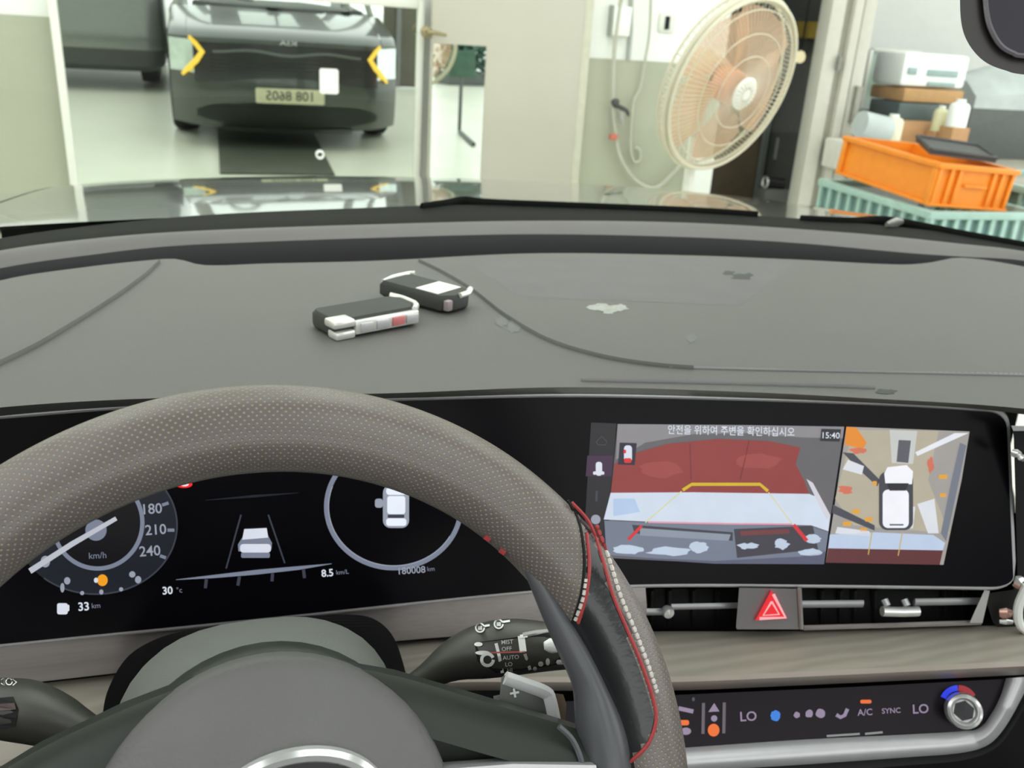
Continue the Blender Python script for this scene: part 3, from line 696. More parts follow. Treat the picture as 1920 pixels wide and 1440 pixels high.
for s_ in (-1, 1):
    rows = hood_rows(s_ * .745, s_ * .875, 10)
    ext = []
    for r in rows:                                     # roll the fender down to the sill
        x, y, z = r[-1]; ext.append(list(r) + [(x + s_ * .006, y, z - .03), (x + s_ * .02, y - .01, z - .12), (x + s_ * .02, y - .02, .62), (x + s_ * .0, y - .03, .3)])
    V, Fc = grid_vf(ext); mesh('fender', V, Fc, M_PAINT, body, angle=80)
def Fs(x, z, lift=0.0):
    b_ = vat([(.12, -.10), (.2, -.01), (.32, .03), (.47, .05), (.6, .03), (.78, .012), (.85, 0), (.9, -.02)], z)
    return Vector((XC + x, Yn(x) + b_ + lift, z))
def patch(name, x0, x1, zlo, zhi, lift, m, parent, nx=40, nz=6, label=None):
    rows = []
    for i in range(nz + 1):
        rows.append([Fs(x, zlo(x) + (zhi(x) - zlo(x)) * i / nz, lift) for x in [x0 + (x1 - x0) * j / nx for j in range(nx + 1)]])
    V, Fc = grid_vf(rows); return mesh(name, V, Fc, m, parent, label=label, angle=70)
patch('front_bumper', -.88, .88, lambda x: .14 + .05 * abs(x), lambda x: .845 - .02 * (x / .9) ** 2, 0, M_PAINT, body, 60, 14)
M_GRL = mat('gloss_black_grille', (16, 17, 18), rough=.25, var=.1, coat=.3)
gr = patch('grille', -.70, .70, lambda x: .55 + .03 * math.cos(x * 4.4), lambda x: .815 - .015 * (x / .7) ** 2, .012, M_GRL, body, 50, 6)
patch('grille_strip', -.56, .56, lambda x: .745 - .012 * math.cos(x * 11), lambda x: .762 - .012 * math.cos(x * 11), .022, mat('smoked_chrome', (120, 124, 122), rough=.3, metal=.8), gr, 50, 2)
for k in range(5):
    z0 = .60 + .028 * k
    patch('grille_bar', -.58, .58, lambda x, z0=z0: z0, lambda x, z0=z0: z0 + .006, .02, mat('grille_bar_black', (34, 36, 38), rough=.3), gr, 30, 1)
patch('lower_intake', -.70, .70, lambda x: .20 + .06 * (x / .7) ** 4, lambda x: .365 - .06 * (x / .7) ** 6, .012, mat('rough_black_intake', (30, 32, 30), rough=.6), body, 40, 4)
patch('skid_plate', -.5, .5, lambda x: .145, lambda x: .185, .014, mat('skid_plate_grey', (90, 94, 92), rough=.4, metal=.5), body, 30, 2)
M_DRL = glow('amber_running_light', (255, 205, 70), 1.6); M_LENS = mat('headlamp_chrome', (214, 224, 220), rough=.12, metal=.9, var=.1, vscale=12)
for s_ in (-1, 1):
    hl = patch('headlamp', s_ * .68, s_ * .876, lambda x: .56 + .02 * math.cos(x * 8), lambda x: .835 - .03 * abs(x), .008, M_LENS, body, 14, 6)
    V = []; Fc = []
    pts = [(.725, .835), (.68, .79), (.635, .735), (.68, .67), (.74, .61), (.79, .555)]
    for q in stroke(pts, [.02, .034, .042, .04, .034, .022])[0]:
        k = len(V); V += [Fs(s_ * p[0], p[1], .03) for p in q] + [Fs(s_ * p[0], p[1], .012) for p in q]
        Fc += [(k, k+1, k+2, k+3), (k, k+1, k+5, k+4), (k+1, k+2, k+6, k+5), (k+2, k+3, k+7, k+6), (k+3, k, k+4, k+7)]
    mesh('running_light', V, Fc, M_DRL, hl, smooth=False, label='glowing amber chevron running light')
pz0, pz1 = .395, .505
V, Fc = prism_vf(rrect(-.26, pz0, .26, pz1, .012), lambda x, z: (XC + x, 2.41, z), lambda x, z: (XC + x, 2.395, z))
plate = mesh('number_plate', V, Fc, mat('cream_number_plate', (214, 208, 180), rough=.5), body, smooth=False)
V, Fc = text_vf('108 8605', .01)
mesh('plate_number', [(XC - v.x * .1, 2.4115, .45 + v.y * .1) for v in V], Fc, mat('plate_ink', (60, 62, 56), rough=.6), plate, smooth=False, recalc=False)
V, Fc = text_vf('KIA', .01)                       # raised letters on the bonnet edge
mesh('badge', [Fs(-v.x * .085, .828 + v.y * .045, .004) for v in V], Fc, M_SATIN, body, smooth=False, recalc=False)
for s_ in (-1, 1):
    cxw = XC + s_ * .80
    wh = mesh('wheel', *lathe_vf([(.2, -.1), (.33, -.105), (.36, -.08), (.365, 0), (.36, .08), (.33, .105), (.2, .1)], (cxw, 1.42, .365), (1, 0, 0), 36), M_TYRE, body)
    mesh('rim_disc', *lathe_vf([(0, .06), (.06, .065), (.19, .03), (.215, .09), (.22, .1), (.22, -.09), (0, -.09)], (cxw, 1.42, .365), (s_, 0, 0), 24), M_SATIN, wh)
box('underbody', (XC - .6, -1.9, .2), (XC + .6, 2.1, .36), M_MATT, body)
box('cabin_floor', (XC - .78, -1.9, .37), (XC + .78, 1.0, .4), M_MATT, body)
for s_ in (-1, 1):
    xa, xb = sorted((XC + s_ * .80, XC + s_ * .90)); box('side_panel', (xa, -1.9, .3), (xb, 1.0, .93), M_DARK, body, bev=.01)
# cabin roof and pillars
M_LINER = mat('headliner_cloth', (150, 148, 142), rough=.9, var=.03)
V, Fc = grid_vf([[(XC + .60 * x, y, 1.585 + .03 * (1 - x * x) - .02 * ((y + .7) / 1.1) ** 2) for x in [k / 8 - 1 for k in range(17)]] for y in [.42 - 2.3 * i / 12 for i in range(13)]])
op_ = lambda f: 4 <= f % 16 <= 11 and 1 <= f // 16 <= 8            # opening for a glass roof panel added to brighten the cabin
FL = [q for k, q in enumerate(Fc) if not op_(k)]; FG = [q for k, q in enumerate(Fc) if op_(k)]
mesh('roof_lining', V, FL, M_LINER, body); mesh('roof', [Vector(v) + Vector((0, 0, .03)) for v in V], FL, M_PAINT, body)
gi = sorted({i for q in FG for i in q}); gm = {i: k for k, i in enumerate(gi)}
mesh('added_glass_roof', [Vector(V[i]) + Vector((0, 0, .03)) for i in gi], [tuple(gm[i] for i in q) for q in FG], M_SCREEN, body)  # added glass panel, lets overhead light into the cabin
for s_ in (-1, 1):
    tube('pillar', smooth_path([(XC + s_ * .84, 1.04, .93), (XC + s_ * .76, .75, 1.24), (XC + s_ * .62, .40, 1.57)], 12), .04, M_LINER, body, n=10, flat=.6)
    tube('pillar', [(XC + s_ * .80, -.5, .93), (XC + s_ * .62, -.55, 1.57)], .05, M_LINER, body, n=10, flat=.6)

# windscreen
def ws(x, t):                                          # t 0 base .. 1 header
    Yb = 1.345 - .22 * (abs(x) / .8) ** 2.2; zb = .985
    xx = x * (1 - .2 * t); Y = Yb + (.43 - .05 * (x / .8) ** 2 - Yb) * t; z = zb + (1.575 - zb) * t + .035 * math.sin(math.pi * t)
    return (XC + xx, Y, z)
V, Fc = grid_vf([[ws(-.84 + 1.68 * j / 32, i / 20) for j in range(33)] for i in range(21)])
mesh('windscreen', V, Fc, M_SCREEN, label='clear curved windscreen above the dashboard', cat='windscreen', angle=80)

# ================================================================== DASHBOARD
dash = thing('dashboard', 'grey moulded dashboard spanning the car below the windscreen', 'dashboard', (XC, .9, .40))
UA, UB, NC = -190, 2110, 120
T0 = [(-190, 492), (0, 447), (200, 420), (400, 402), (700, 389), (850, 384), (1100, 388), (1400, 403), (1700, 427), (1920, 457), (2110, 500)]
T1 = [(-190, 515), (0, 470), (200, 445), (400, 432), (700, 421), (1000, 414), (1300, 418), (1600, 437), (1800, 457), (1920, 473), (2110, 515)]
T2 = [(-190, 552), (0, 503), (200, 474), (300, 463), (400, 457), (700, 446), (1000, 439), (1300, 445), (1500, 456), (1700, 474), (1800, 481), (1920, 489), (2110, 530)]
T3 = [(-190, 585), (0, 526), (150, 502), (300, 486), (335, 486), (380, 497), (500, 494), (700, 489), (1000, 475), (1300, 479), (1500, 487), (1690, 496), (1745, 492), (1800, 483), (1920, 500), (2110, 545)]
T4 = [(-190, 788), (0, 764), (230, 749), (500, 742), (740, 737), (1060, 726), (1400, 735), (1650, 748), (1850, 760), (2110, 785)]
T5 = [(-190, 806), (0, 781), (230, 763), (500, 752), (740, 747), (1060, 740), (1400, 747), (1700, 759), (1860, 770), (2110, 800)]
us = [UA + (UB - UA) * j / NC for j in range(NC + 1)]
def row(T, z, dv=0): return [PZ(u, vat(T, u) + dv, z) for u in us]
zF, zN = 1.004, 1.012
r0 = row(T0, 1.000); r1 = row(T1, 1.003)
V, Fc = grid_vf([[p + Vector((0, .12, -.05)) for p in r0], r0, r1]); mesh('screen_base_strip', V, Fc, mat('black_frit', (9, 10, 9), rough=.7, spec=.1), dash)
r2 = row(T2, 1.0)
rg = [r1]
for k in range(1, 6):
    t = k / 5; rg.append([a.lerp(b, t) + Vector((0, 0, .006 * math.sin(math.pi * t))) for a, b in zip(r1, r2)])
V, Fc = grid_vf([[p + Vector((0, 0, -.02)) for p in r1]] + rg); mesh('rear_ridge', V, Fc, M_RIDGE, dash, angle=70)
r3 = row(T3, zF)
tq = [[p for p in r2], [p + Vector((0, -.006, -.012)) for p in r2], [p + Vector((0, -.012, -.05)) for p in r2], [p + Vector((0, .006, -.05)) for p in r3], [p + Vector((0, .003, -.012)) for p in r3], r3]
V, Fc = grid_vf(tq); mesh('defroster_slot', V, Fc, mat('charcoal_slot', (30, 28, 32), rough=.55, var=.05), dash)
r4 = row(T4, zN); pad = [[p + Vector((0, .003, -.006)) for p in r3]]
NP = 24
for k in range(NP + 1):
    t = k / NP; pad.append([a.lerp(b, t) + Vector((0, 0, .004 * math.sin(math.pi * t))) for a, b in zip(r3, r4)])
r5 = [hit(u, vat(T5, u), lambda p: p.y - Yc(p.x) - .235 * (p.z - .86) - .004) for u in us]
pad += [[a.lerp(b, .5) + Vector((0, -.004, .0)) for a, b in zip(r4, r5)], r5, [p + Vector((0, .03, -.01)) for p in r5]]
PV, PF = grid_vf(pad); mesh('top_pad', PV, PF, M_PAD, dash, angle=60)
padbvh = BVHTree.FromPolygons(PV, PF)
opad = on(padbvh, .0004, lambda u, v: PZ(u, v, zN)); opad2 = on(padbvh, .0009, lambda u, v: PZ(u, v, zN))
# speaker mesh, seams, stitching
GP = [(862, 498), (1000, 484), (1250, 486), (1500, 494), (1470, 515), (1420, 552), (1385, 572), (1300, 573), (1150, 568), (1000, 559), (965, 555), (915, 530)]
mesh_poly = GP
def subdiv(poly, step=25):
    out = []
    for i, p in enumerate(poly):
        q = poly[(i + 1) % len(poly)]; n = max(1, int(math.hypot(q[0]-p[0], q[1]-p[1]) / step))
        out += [(p[0] + (q[0]-p[0]) * k / n, p[1] + (q[1]-p[1]) * k / n) for k in range(n)]
    return out
rows = []
for i in range(13):
    t = i / 12; L_ = (862 + 108 * t ** .8, 492 + 64 * t); R_ = (1500 - 112 * t ** .9, 491 + 82 * t)
    rows.append([opad(L_[0] + (R_[0] - L_[0]) * j / 40, (L_[1] + (R_[1] - L_[1]) * j / 40) + (-9 * math.sin(math.pi * j / 40) if i == 0 else 0)) for j in range(41)])
V, Fc = grid_vf(rows); mesh('speaker_mesh', V, Fc, M_MESH, dash, recalc=False)
M_SEAM = mat('seam_groove', (110, 110, 107), rough=.6)
def seam(name, px, w, m, n=60, flat=.35):
    P = [opad(*p) for p in [tuple(q) for q in smooth_path(px, n)]]
    return tube(name, P, w, m, dash, n=6, flat=flat)
seam('seam', [(300, 492), (270, 520), (215, 560), (140, 608), (60, 655), (-60, 712)], .0035, M_SEAM, flat=.14)
seam('seam', [(785, 490), (830, 512), (885, 545), (950, 595), (1030, 640), (1120, 668), (1210, 684), (1300, 692)], .003, M_SEAM, flat=.14)
seam('seam', [(1290, 691), (1450, 695), (1700, 700), (1930, 705), (2080, 708)], .0016, mat('pale_piping', (132, 130, 133), rough=.5), flat=.5)
mb = MB()
sp_ = smooth_path([(1255, 688), (1400, 692), (1600, 697), (1920, 702), (2060, 706)], 120)
for i in range(119):
    a = opad2(*sp_[i]); b = opad2(*(sp_[i] + (sp_[i + 1] - sp_[i]) * .62)); mb.add(*tube_vf([a, b], .0011, 5))
f = mb.build('stitching', mat('grey_thread', (148, 146, 148), rough=.6), dash); f['kind'] = 'stuff'
seam('front_strip', [(1090, 714), (1250, 717), (1450, 722), (1640, 728)], .0026, mat('pale_strip', (122, 120, 121), rough=.5), flat=.45)
def blob(cx, cy, rx, ry, n=18, k=.3):
    return [(cx + rx * math.cos(2*math.pi*i/n) * (1 + random.uniform(-k, k)), cy + ry * math.sin(2*math.pi*i/n) * (1 + random.uniform(-k, k))) for i in range(n)]
M_CHALK = mat('chalky_mark', (160, 162, 156), rough=.9, var=.1, vscale=200); M_SMUT = mat('dark_smudge', (70, 71, 70), rough=.8, var=.1, vscale=200)
M_FAINT = mat('faint_chalk', (112, 113, 110), rough=.9, var=.05, vscale=200)
decal('scuff_mark', [blob(1125, 576, 24, 7), blob(1160, 577, 20, 6), blob(1142, 584, 12, 5)], M_CHALK, opad2, dash)
decal('scuff_mark', [blob(940, 603, 10, 9), blob(962, 612, 12, 12), blob(1296, 634, 10, 8)], M_FAINT, opad2, dash)
decal('scuff_mark', [blob(1392, 519, 20, 7), blob(1366, 512, 12, 4), blob(1660, 734, 20, 5)], M_SMUT, opad2, dash)

# lower fascia: trim strip under the display, wood band, bases
B0 = [(-190, 1234), (0, 1214), (500, 1164), (990, 1114), (1200, 1101), (1500, 1102), (1900, 1107), (2110, 1112)]
B1 = [(-190, 1303), (0, 1286), (200, 1264), (500, 1228), (800, 1197), (1000, 1187), (1210, 1181), (1500, 1180), (1850, 1170), (2110, 1165)]
B2 = [(-190, 1475), (0, 1448), (200, 1400), (500, 1330), (830, 1293), (1000, 1291), (1250, 1291), (1500, 1281), (1920, 1261), (2110, 1252)]
def crow(T, off, dv=0): return [csurf(off)(u, vat(T, u) + dv) for u in us]
cut = [j for j, u in enumerate(us) if u <= 1225]
q0 = crow(B0, .012, -14); q1 = crow(B1, .006)
V, Fc = grid_vf([[q0[j] for j in cut], [q0[j].lerp(q1[j], .5) + Vector((0, -.004, 0)) for j in cut], [q1[j] for j in cut], [q1[j] + Vector((0, .012, -.004)) for j in cut]])
mesh('cluster_trim', V, Fc, M_CLTRIM, dash)
q1b = crow(B1, .016, 3); q2 = crow(B2, -.042, -22); q3 = crow(B2, -.046, -8); q4 = crow(B2, -.036, 4)
wr = [q1b] + [[a.lerp(b, t) + Vector((0, 0, .003 * math.sin(math.pi * t))) for a, b in zip(q1b, q2)] for t in (.25, .5, .75)] + [q2]
V, Fc = grid_vf(wr); wv_, wf_ = V, Fc; mesh('wood_band', V, Fc, M_WOOD, dash, angle=70)
V, Fc = grid_vf([q2, [a.lerp(b, .5) + Vector((0, -.003, .001)) for a, b in zip(q2, q3)], q3, q4, [p + Vector((0, .03, -.002)) for p in q4]]); mesh('band_lip', V, Fc, mat('beige_lip', (158, 148, 139), rough=.4), dash, angle=70)
# black carrier behind everything
q5 = [Vector((p.x, Yc(p.x) + .05, .90)) for p in q4]; q6 = [Vector((p.x, Yc(p.x) + .0, .62)) for p in q4]; q7 = [Vector((p.x, Yc(p.x) + .05, .42)) for p in q4]
V, Fc = grid_vf([q5, q6, q7]); mesh('carrier', V, Fc, M_MATT, dash)
# opening round the column
op = [(192, 1345), (200, 1300), (228, 1245), (265, 1212), (330, 1186), (440, 1168), (560, 1156), (650, 1152), (700, 1160), (735, 1190), (755, 1240), (768, 1300), (772, 1345)]
op = [(p.x, p.y) for p in smooth_path(op, 60)]
V, Fc = prism_vf(op, lambda u, v: csurf(-.05)(u, v), lambda u, v: csurf(-.03)(u, v)); mesh('column_opening', V, Fc, M_MATT, dash, smooth=False)

# ================================================================== DISPLAY PANEL
disp = thing('display_panel', 'wide curved black glass display with instrument cluster and centre screen', 'display', (.2, .58, .85))
DT = [(-170, 800), (0, 786), (230, 768), (500, 756), (740, 752), (1060, 745), (1400, 752), (1700, 763), (1880, 774)]
DB = [(-170, 1226), (0, 1208), (500, 1158), (990, 1108), (1200, 1096), (1500, 1096), (1890, 1101)]
DL, DR = -170, 1888
cols = [DL + (DR - DL) * j / 100 for j in range(101)]
cols = [u for u in cols if u < 1840] + [1840, 1850, 1860, 1868, 1875, 1880, 1884, 1887, 1888]
def dlim(u):
    t, b = vat(DT, u), vat(DB, u)
    e = max(0, (u - 1853) / 35); r = 28 * (1 - math.sqrt(max(0, 1 - min(1, e) ** 2)))
    return t + r, b - r * .7
s0 = dsurf(0); rows = []
for i in range(13):
    rows.append([s0(u + (12 if u > 1800 else 0) * (i / 12) * ((u - 1800) / 88 if u > 1800 else 0), dlim(u)[0] + (dlim(u)[1] - dlim(u)[0]) * i / 12) for u in cols])
V, Fc = grid_vf(rows); dg_ = mesh('display_glass', V, Fc, M_GLASSBLK, disp, angle=80)
V2, F2 = grid_vf([[p + Vector((0, .014, 0)) for p in r] for r in rows]); mesh('back_cover', V2, F2, M_BLACK, disp, angle=80)
top = rows[0]; bot = rows[-1]; rgt = [r[-1] for r in rows]
tube('bezel', [p + Vector((0, .004, .0015)) for p in top[:-8]] + [p + Vector((0.001, .004, .001)) for p in top[-8:]] + [p + Vector((.0015, .004, 0)) for p in rgt[1:-1]] + [p + Vector((0, .004, -.001)) for p in bot[::-1]], .0038, M_SATIN, disp, n=8)
def L(k): return dsurf(.0006 + .0003 * k)
G1 = glow('display_white', (214, 220, 232), 1.0); G2 = glow('display_grey', (120, 128, 146), 1.0); G3 = glow('display_dim', (58, 62, 74), 1.0); G4 = glow('display_faint', (26, 29, 38), 1.0)
G5 = glow('display_mid', (150, 156, 170), 1.0)
def put(name, polys, m, k=1): return decal(name, polys, m, L(k), dg_)
put('gauge_face', [ell(180, 985, 153, 130, 40)], G4, 0)
put('gauge_edge', stroke(ell(180, 985, 152, 129, 40, -40, 130), 3), G3, 1)
put('gauge_well', [ell(183, 980, 84, 86, 36)], glow('display_black', (10, 9, 14), 1.0), 1)
put('gauge_ring', stroke(ell(183, 980, 84, 86, 40, -35, 165), 8), G2, 2)
put('needle_hub', [ell(180, 994, 20, 20, 24)], G2, 2)
put('needle', stroke([(56, 1071), (135, 1020), (218, 972)], [11, 10, 8]), glow('needle_grey', (186, 190, 200), 1.0), 3)
put('gauge_mark', [ell(85, 1053, 9, 11, 16)], G5, 2)
for s, u, v in (('180', 284, 955), ('210', 292, 994), ('240', 281, 1034)): text('gauge_number', s, u, v, 27, G5, L(2), dg_, -4, .01)
put('gauge_tick', stroke([(304, 947), (316, 943)], 6) + stroke([(314, 994), (327, 994)], 6) + stroke([(300, 1042), (311, 1046)], 6), G2, 2)
text('gauge_unit', 'km/h', 183, 1042, 17, G2, L(2), dg_, -3)
put('gauge_mark', [ell(126, 1089, 6, 7, 14), ell(117, 1102, 4, 9, 12), ell(248, 1077, 6, 6, 14), ell(259, 1087, 6, 7, 14), ell(154, 1112, 4, 4, 10), ell(190, 1110, 4, 5, 10), ell(227, 1105, 4, 4, 10)], G5, 2)
put('warning_lamp', [ell(192, 1088, 10, 11, 18)], glow('amber_telltale', (240, 160, 30), 1.0), 2)
put('warning_lamp', [ell(180, 1088, 4, 5, 12)], G1, 3)
put('red_telltale', [ell(345, 908, 16, 7, 18)], glow('red_telltale', (225, 30, 40), 1.2), 2); put('red_telltale', [ell(346, 908, 8, 4, 14)], glow('white_hot', (255, 225, 225), 1.0), 3)
put('fuel_icon', [rrect(107, 1131, 127, 1152, 4), rrect(125, 1134, 130, 1146, 2)], G1, 1)
text('range_number', '33', 157, 1138, 22, G1, L(1), dg_, -4, .02); text('range_unit', 'km', 180, 1136, 14, G2, L(1), dg_, -4)
text('temperature_number', '30', 314, 1108, 20, G1, L(1), dg_, -4, .02); text('temperature_unit', '°c', 336, 1107, 14, G2, L(1), dg_, -4)
put('lane_line', stroke([(452, 965), (424, 1066)], 3) + stroke([(503, 965), (534, 1056)], 3), G3, 1)
put('horizon_line', stroke([(385, 938), (480, 930), (560, 924)], [1, 5, 1]), G4, 1)
put('car_icon', [[(458, 992), (500, 990), (503, 1008), (454, 1012)], rrect(450, 1020, 508, 1036, 6)], G1, 2)
put('car_icon', [[(454, 1008), (503, 1005), (510, 1018), (509, 1030), (447, 1034), (446, 1021)], rrect(452, 1036, 506, 1046, 3)], G2, 1)
put('economy_bar', stroke([(330, 1087), (400, 1081), (480, 1073), (560, 1065), (622, 1057)], [1, 6, 9, 7, 1]), G2, 1)
put('economy_tick', stroke([(387, 1086), (385, 1103)], 6) + stroke([(449, 1081), (446, 1098)], 6) + stroke([(511, 1075), (510, 1090)], 6) + stroke([(569, 1068), (571, 1084)], 6), G3, 2)
text('economy_number', '8.5', 614, 1075, 19, G1, L(2), dg_, -5, .02); text('economy_unit', 'km/L', 642, 1073, 12, G2, L(2), dg_, -5)
put('ring_gauge', stroke(ell(738, 950, 126, 115, 60, -5, 216), [1] + [9] * 59 + [12]), G2, 1); put('ring_gauge', stroke(ell(738, 950, 122, 111, 50, 30, 200), 2), G5, 2)
put('car_icon', [rrect(718, 910, 767, 990, 14), rrect(703, 935, 718, 952, 5)], G5, 1)
put('car_icon', [rrect(724, 914, 762, 928, 6), rrect(726, 930, 760, 964, 5), rrect(724, 972, 762, 986, 5)], glow('icon_white', (232, 240, 252), 1.0), 2)
put('car_icon', [rrect(727, 965, 758, 971, 2)], G3, 3)
text('odometer_number', '180008', 771, 1070, 18, G5, L(2), dg_, -4, .01); text('odometer_unit', 'km', 808, 1067, 12, G2, L(2), dg_, -4)
# centre screen: side bar
put('side_bar', [[(1108, 792), (1156, 794), (1136, 1050), (1092, 1050)]], glow('bar_dark', (22, 18, 26), 1.0), 0)
put('side_bar_key', [[(1101, 854), (1150, 854), (1146, 893), (1098, 893)]], glow('bar_purple', (58, 28, 62), 1.0), 1)
put('camera_icon', [rrect(1117, 866, 1129, 892, 5), rrect(1112, 884, 1133, 890, 2)], G1, 2)
put('home_icon', stroke([(1118, 828), (1128, 818), (1138, 828), (1135, 834), (1121, 834), (1118, 828)], 2), G3, 1)
put('faint_icon', stroke([(1119, 920), (1118, 940)], 4), G3, 1)
put('settings_icon', [ell(1117, 974, 9, 9, 18)], G5, 1)
# rear camera picture
def S_(name, polys, rgb, k, e=1.0): return put(name, polys, glow('px_%d_%d_%d' % rgb, rgb, e), k)
S_('camera_picture', [[(1158, 795), (1583, 800), (1571, 880), (1558, 965), (1545, 1058), (1340, 1056), (1137, 1046), (1145, 930)]], (96, 94, 98), 0)
S_('camera_picture', [[(1158, 795), (1400, 797), (1583, 800), (1580, 822), (1500, 820), (1400, 812), (1300, 814), (1210, 830), (1155, 862)]], (134, 132, 136), 1)
S_('red_floor', [[(1145, 924), (1152, 870), (1199, 847), (1253, 832), (1347, 823), (1441, 827), (1501, 839), (1492, 870), (1508, 901), (1517, 926)]], (140, 52, 50), 2)
S_('red_floor', [blob(1240, 880, 40, 16, k=.15), blob(1420, 865, 46, 14, k=.15)], (154, 66, 62), 3)
S_('red_floor', stroke([(1294, 832), (1296, 900)], 2) + stroke([(1405, 826), (1388, 900)], 2), (112, 42, 44), 3)
S_('white_floor', [[(1145, 924), (1300, 923), (1517, 926), (1540, 935), (1557, 966), (1553, 996), (1521, 985), (1400, 982), (1217, 978), (1132, 974)]], (205, 216, 232), 3)
S_('white_floor', [[(1150, 935), (1190, 935), (1200, 960), (1150, 968)]], (176, 198, 228), 4)
S_('white_floor', [[(1512, 898), (1524, 905), (1557, 966), (1550, 975), (1530, 935)]], (206, 204, 214), 4)
S_('bumper_view', [[(1133, 976), (1217, 980), (1400, 984), (1521, 987), (1553, 998), (1545, 1058), (1340, 1056), (1137, 1040)]], (112, 120, 138), 3)
S_('bumper_view', [[(1185, 984), (1374, 998), (1374, 1014), (1190, 1000)], [(1376, 992), (1524, 986), (1534, 1030), (1382, 1046)]], (58, 56, 66), 4)
S_('bumper_view', [[(1200, 990), (1370, 1002), (1366, 1014), (1200, 1004)]], (136, 146, 160), 5)
S_('bumper_view', [blob(1178, 1030, 26, 9, k=.2), blob(1255, 1034, 40, 8, k=.25), blob(1310, 1026, 18, 10, k=.2), blob(1405, 1024, 20, 6, k=.3), blob(1465, 1020, 14, 9, k=.3), blob(1520, 1036, 22, 7, k=.2), blob(1524, 1010, 16, 8, k=.2)], (188, 202, 222), 5)
S_('bumper_view', [[(1140, 1044), (1200, 1046), (1340, 1052), (1500, 1044), (1548, 1034), (1545, 1058), (1340, 1057)]], (84, 88, 110), 5)
S_('bumper_view', stroke([(1388, 1000), (1480, 996)], 9), (110, 52, 56), 5)
S_('guide_line', stroke([(1280, 919), (1297, 908), (1425, 908), (1440, 921)], 6), (206, 178, 30), 5)
S_('guide_line', stroke([(1278, 921), (1210, 980)], 2) + stroke([(1441, 923), (1485, 982)], 2), (212, 208, 150), 5)
S_('guide_line', stroke([(1203, 986), (1178, 1012)], 6) + stroke([(1488, 984), (1513, 1014)], 7), (206, 44, 50), 6)
S_('guide_line', stroke([(1215, 979), (1360, 982), (1485, 983)], 3), (220, 150, 168), 6)
text('warning_text', '안전을 위하여 주변을 확인하십시오', 1371, 809, 19, G1, L(4), dg_, 1.2, .008, .86)
S_('clock_box', [[(1540, 804), (1577, 805), (1574, 828), (1538, 827)]], (28, 28, 34), 4); text('clock', '15:40', 1557, 817, 16, G1, L(5), dg_, 1.2, .01)
S_('mini_view', [[(1162, 830), (1194, 831), (1190, 872), (1159, 871)]], (34, 26, 46), 4); put('mini_car', [rrect(1170, 835, 1185, 866, 6)], G1, 5); S_('mini_car', [rrect(1170, 859, 1184, 868, 3), rrect(1169, 843, 1174, 850, 2)], (214, 40, 44), 6)
# surround view picture
S_('surround_picture', [[(1587, 800), (1818, 809), (1803, 900), (1769, 1059), (1548, 1055), (1560, 980)]], (158, 154, 150), 0)
S_('surround_floor', [[(1600, 806), (1760, 808), (1740, 900), (1780, 1000), (1600, 985), (1566, 935), (1585, 860)]], (178, 170, 150), 1)
S_('surround_floor', [[(1668, 806), (1720, 808), (1712, 870), (1672, 868)]], (196, 198, 196), 2); S_('dark_mat_view', [[(1685, 825), (1708, 826), (1703, 868), (1681, 866)]], (86, 88, 96), 3)
S_('orange_box_view', [[(1587, 800), (1606, 802), (1625, 830), (1618, 842), (1584, 834)]], (226, 136, 30), 3)
S_('white_bar_view', [[(1790, 812), (1816, 812), (1720, 855), (1716, 848)]], (226, 230, 236), 3)
S_('wall_view', [[(1800, 830), (1812, 835), (1790, 940), (1774, 1015), (1764, 1000), (1784, 900)]], (112, 118, 130), 3)
S_('wall_view', [[(1580, 848), (1600, 850), (1650, 900), (1645, 912), (1610, 880)], [(1562, 946), (1640, 985), (1640, 995), (1560, 962)]], (70, 70, 80), 3)
S_('stripe_view', [rrect(1598, 955, 1612, 963, 2), rrect(1622, 970, 1636, 978, 2), rrect(1580, 978, 1596, 986, 2), rrect(1612, 990, 1626, 997, 2), rrect(1760, 890, 1776, 898, 2), rrect(1762, 925, 1774, 932, 2), rrect(1636, 902, 1644, 910, 2)], (222, 160, 50), 4)
S_('white_panel_view', [[(1720, 945), (1752, 935), (1760, 1000), (1740, 1000)], [(1705, 950), (1716, 950), (1712, 990), (1700, 992)], [(1590, 862), (1620, 874), (1616, 890), (1580, 880)], [(1570, 988), (1630, 996), (1632, 1006), (1566, 1000)]], (216, 220, 226), 4)
S_('clutter_view', [blob(1585, 918, 14, 8, k=.3), blob(1610, 845, 16, 6, k=.3), blob(1745, 872, 6, 14, k=.3)], (206, 110, 84), 4)
S_('apron_view', [[(1556, 1002), (1640, 998), (1750, 1003), (1772, 1018), (1768, 1032), (1553, 1028)]], (186, 202, 226), 4)
S_('red_floor_view', [[(1553, 1028), (1768, 1032), (1762, 1059), (1548, 1055)]], (92, 40, 44), 5)
S_('guide_line', stroke([(1635, 998), (1628, 1040)], 2) + stroke([(1692, 998), (1684, 1042)], 2), (196, 170, 90), 6)
S_('car_view', [rrect(1648, 884, 1712, 994, 16)], (60, 62, 70), 5)
S_('car_view', [[(1664, 876), (1700, 872), (1712, 884), (1710, 908), (1660, 906), (1658, 888)], rrect(1655, 918, 1704, 990, 10)], (240, 242, 248), 6)
S_('car_view', [[(1664, 906), (1704, 906), (1698, 920), (1668, 920)]], (30, 28, 34), 7)
S_('car_view', stroke([(1668, 984), (1694, 984)], 3), (90, 94, 104), 7)

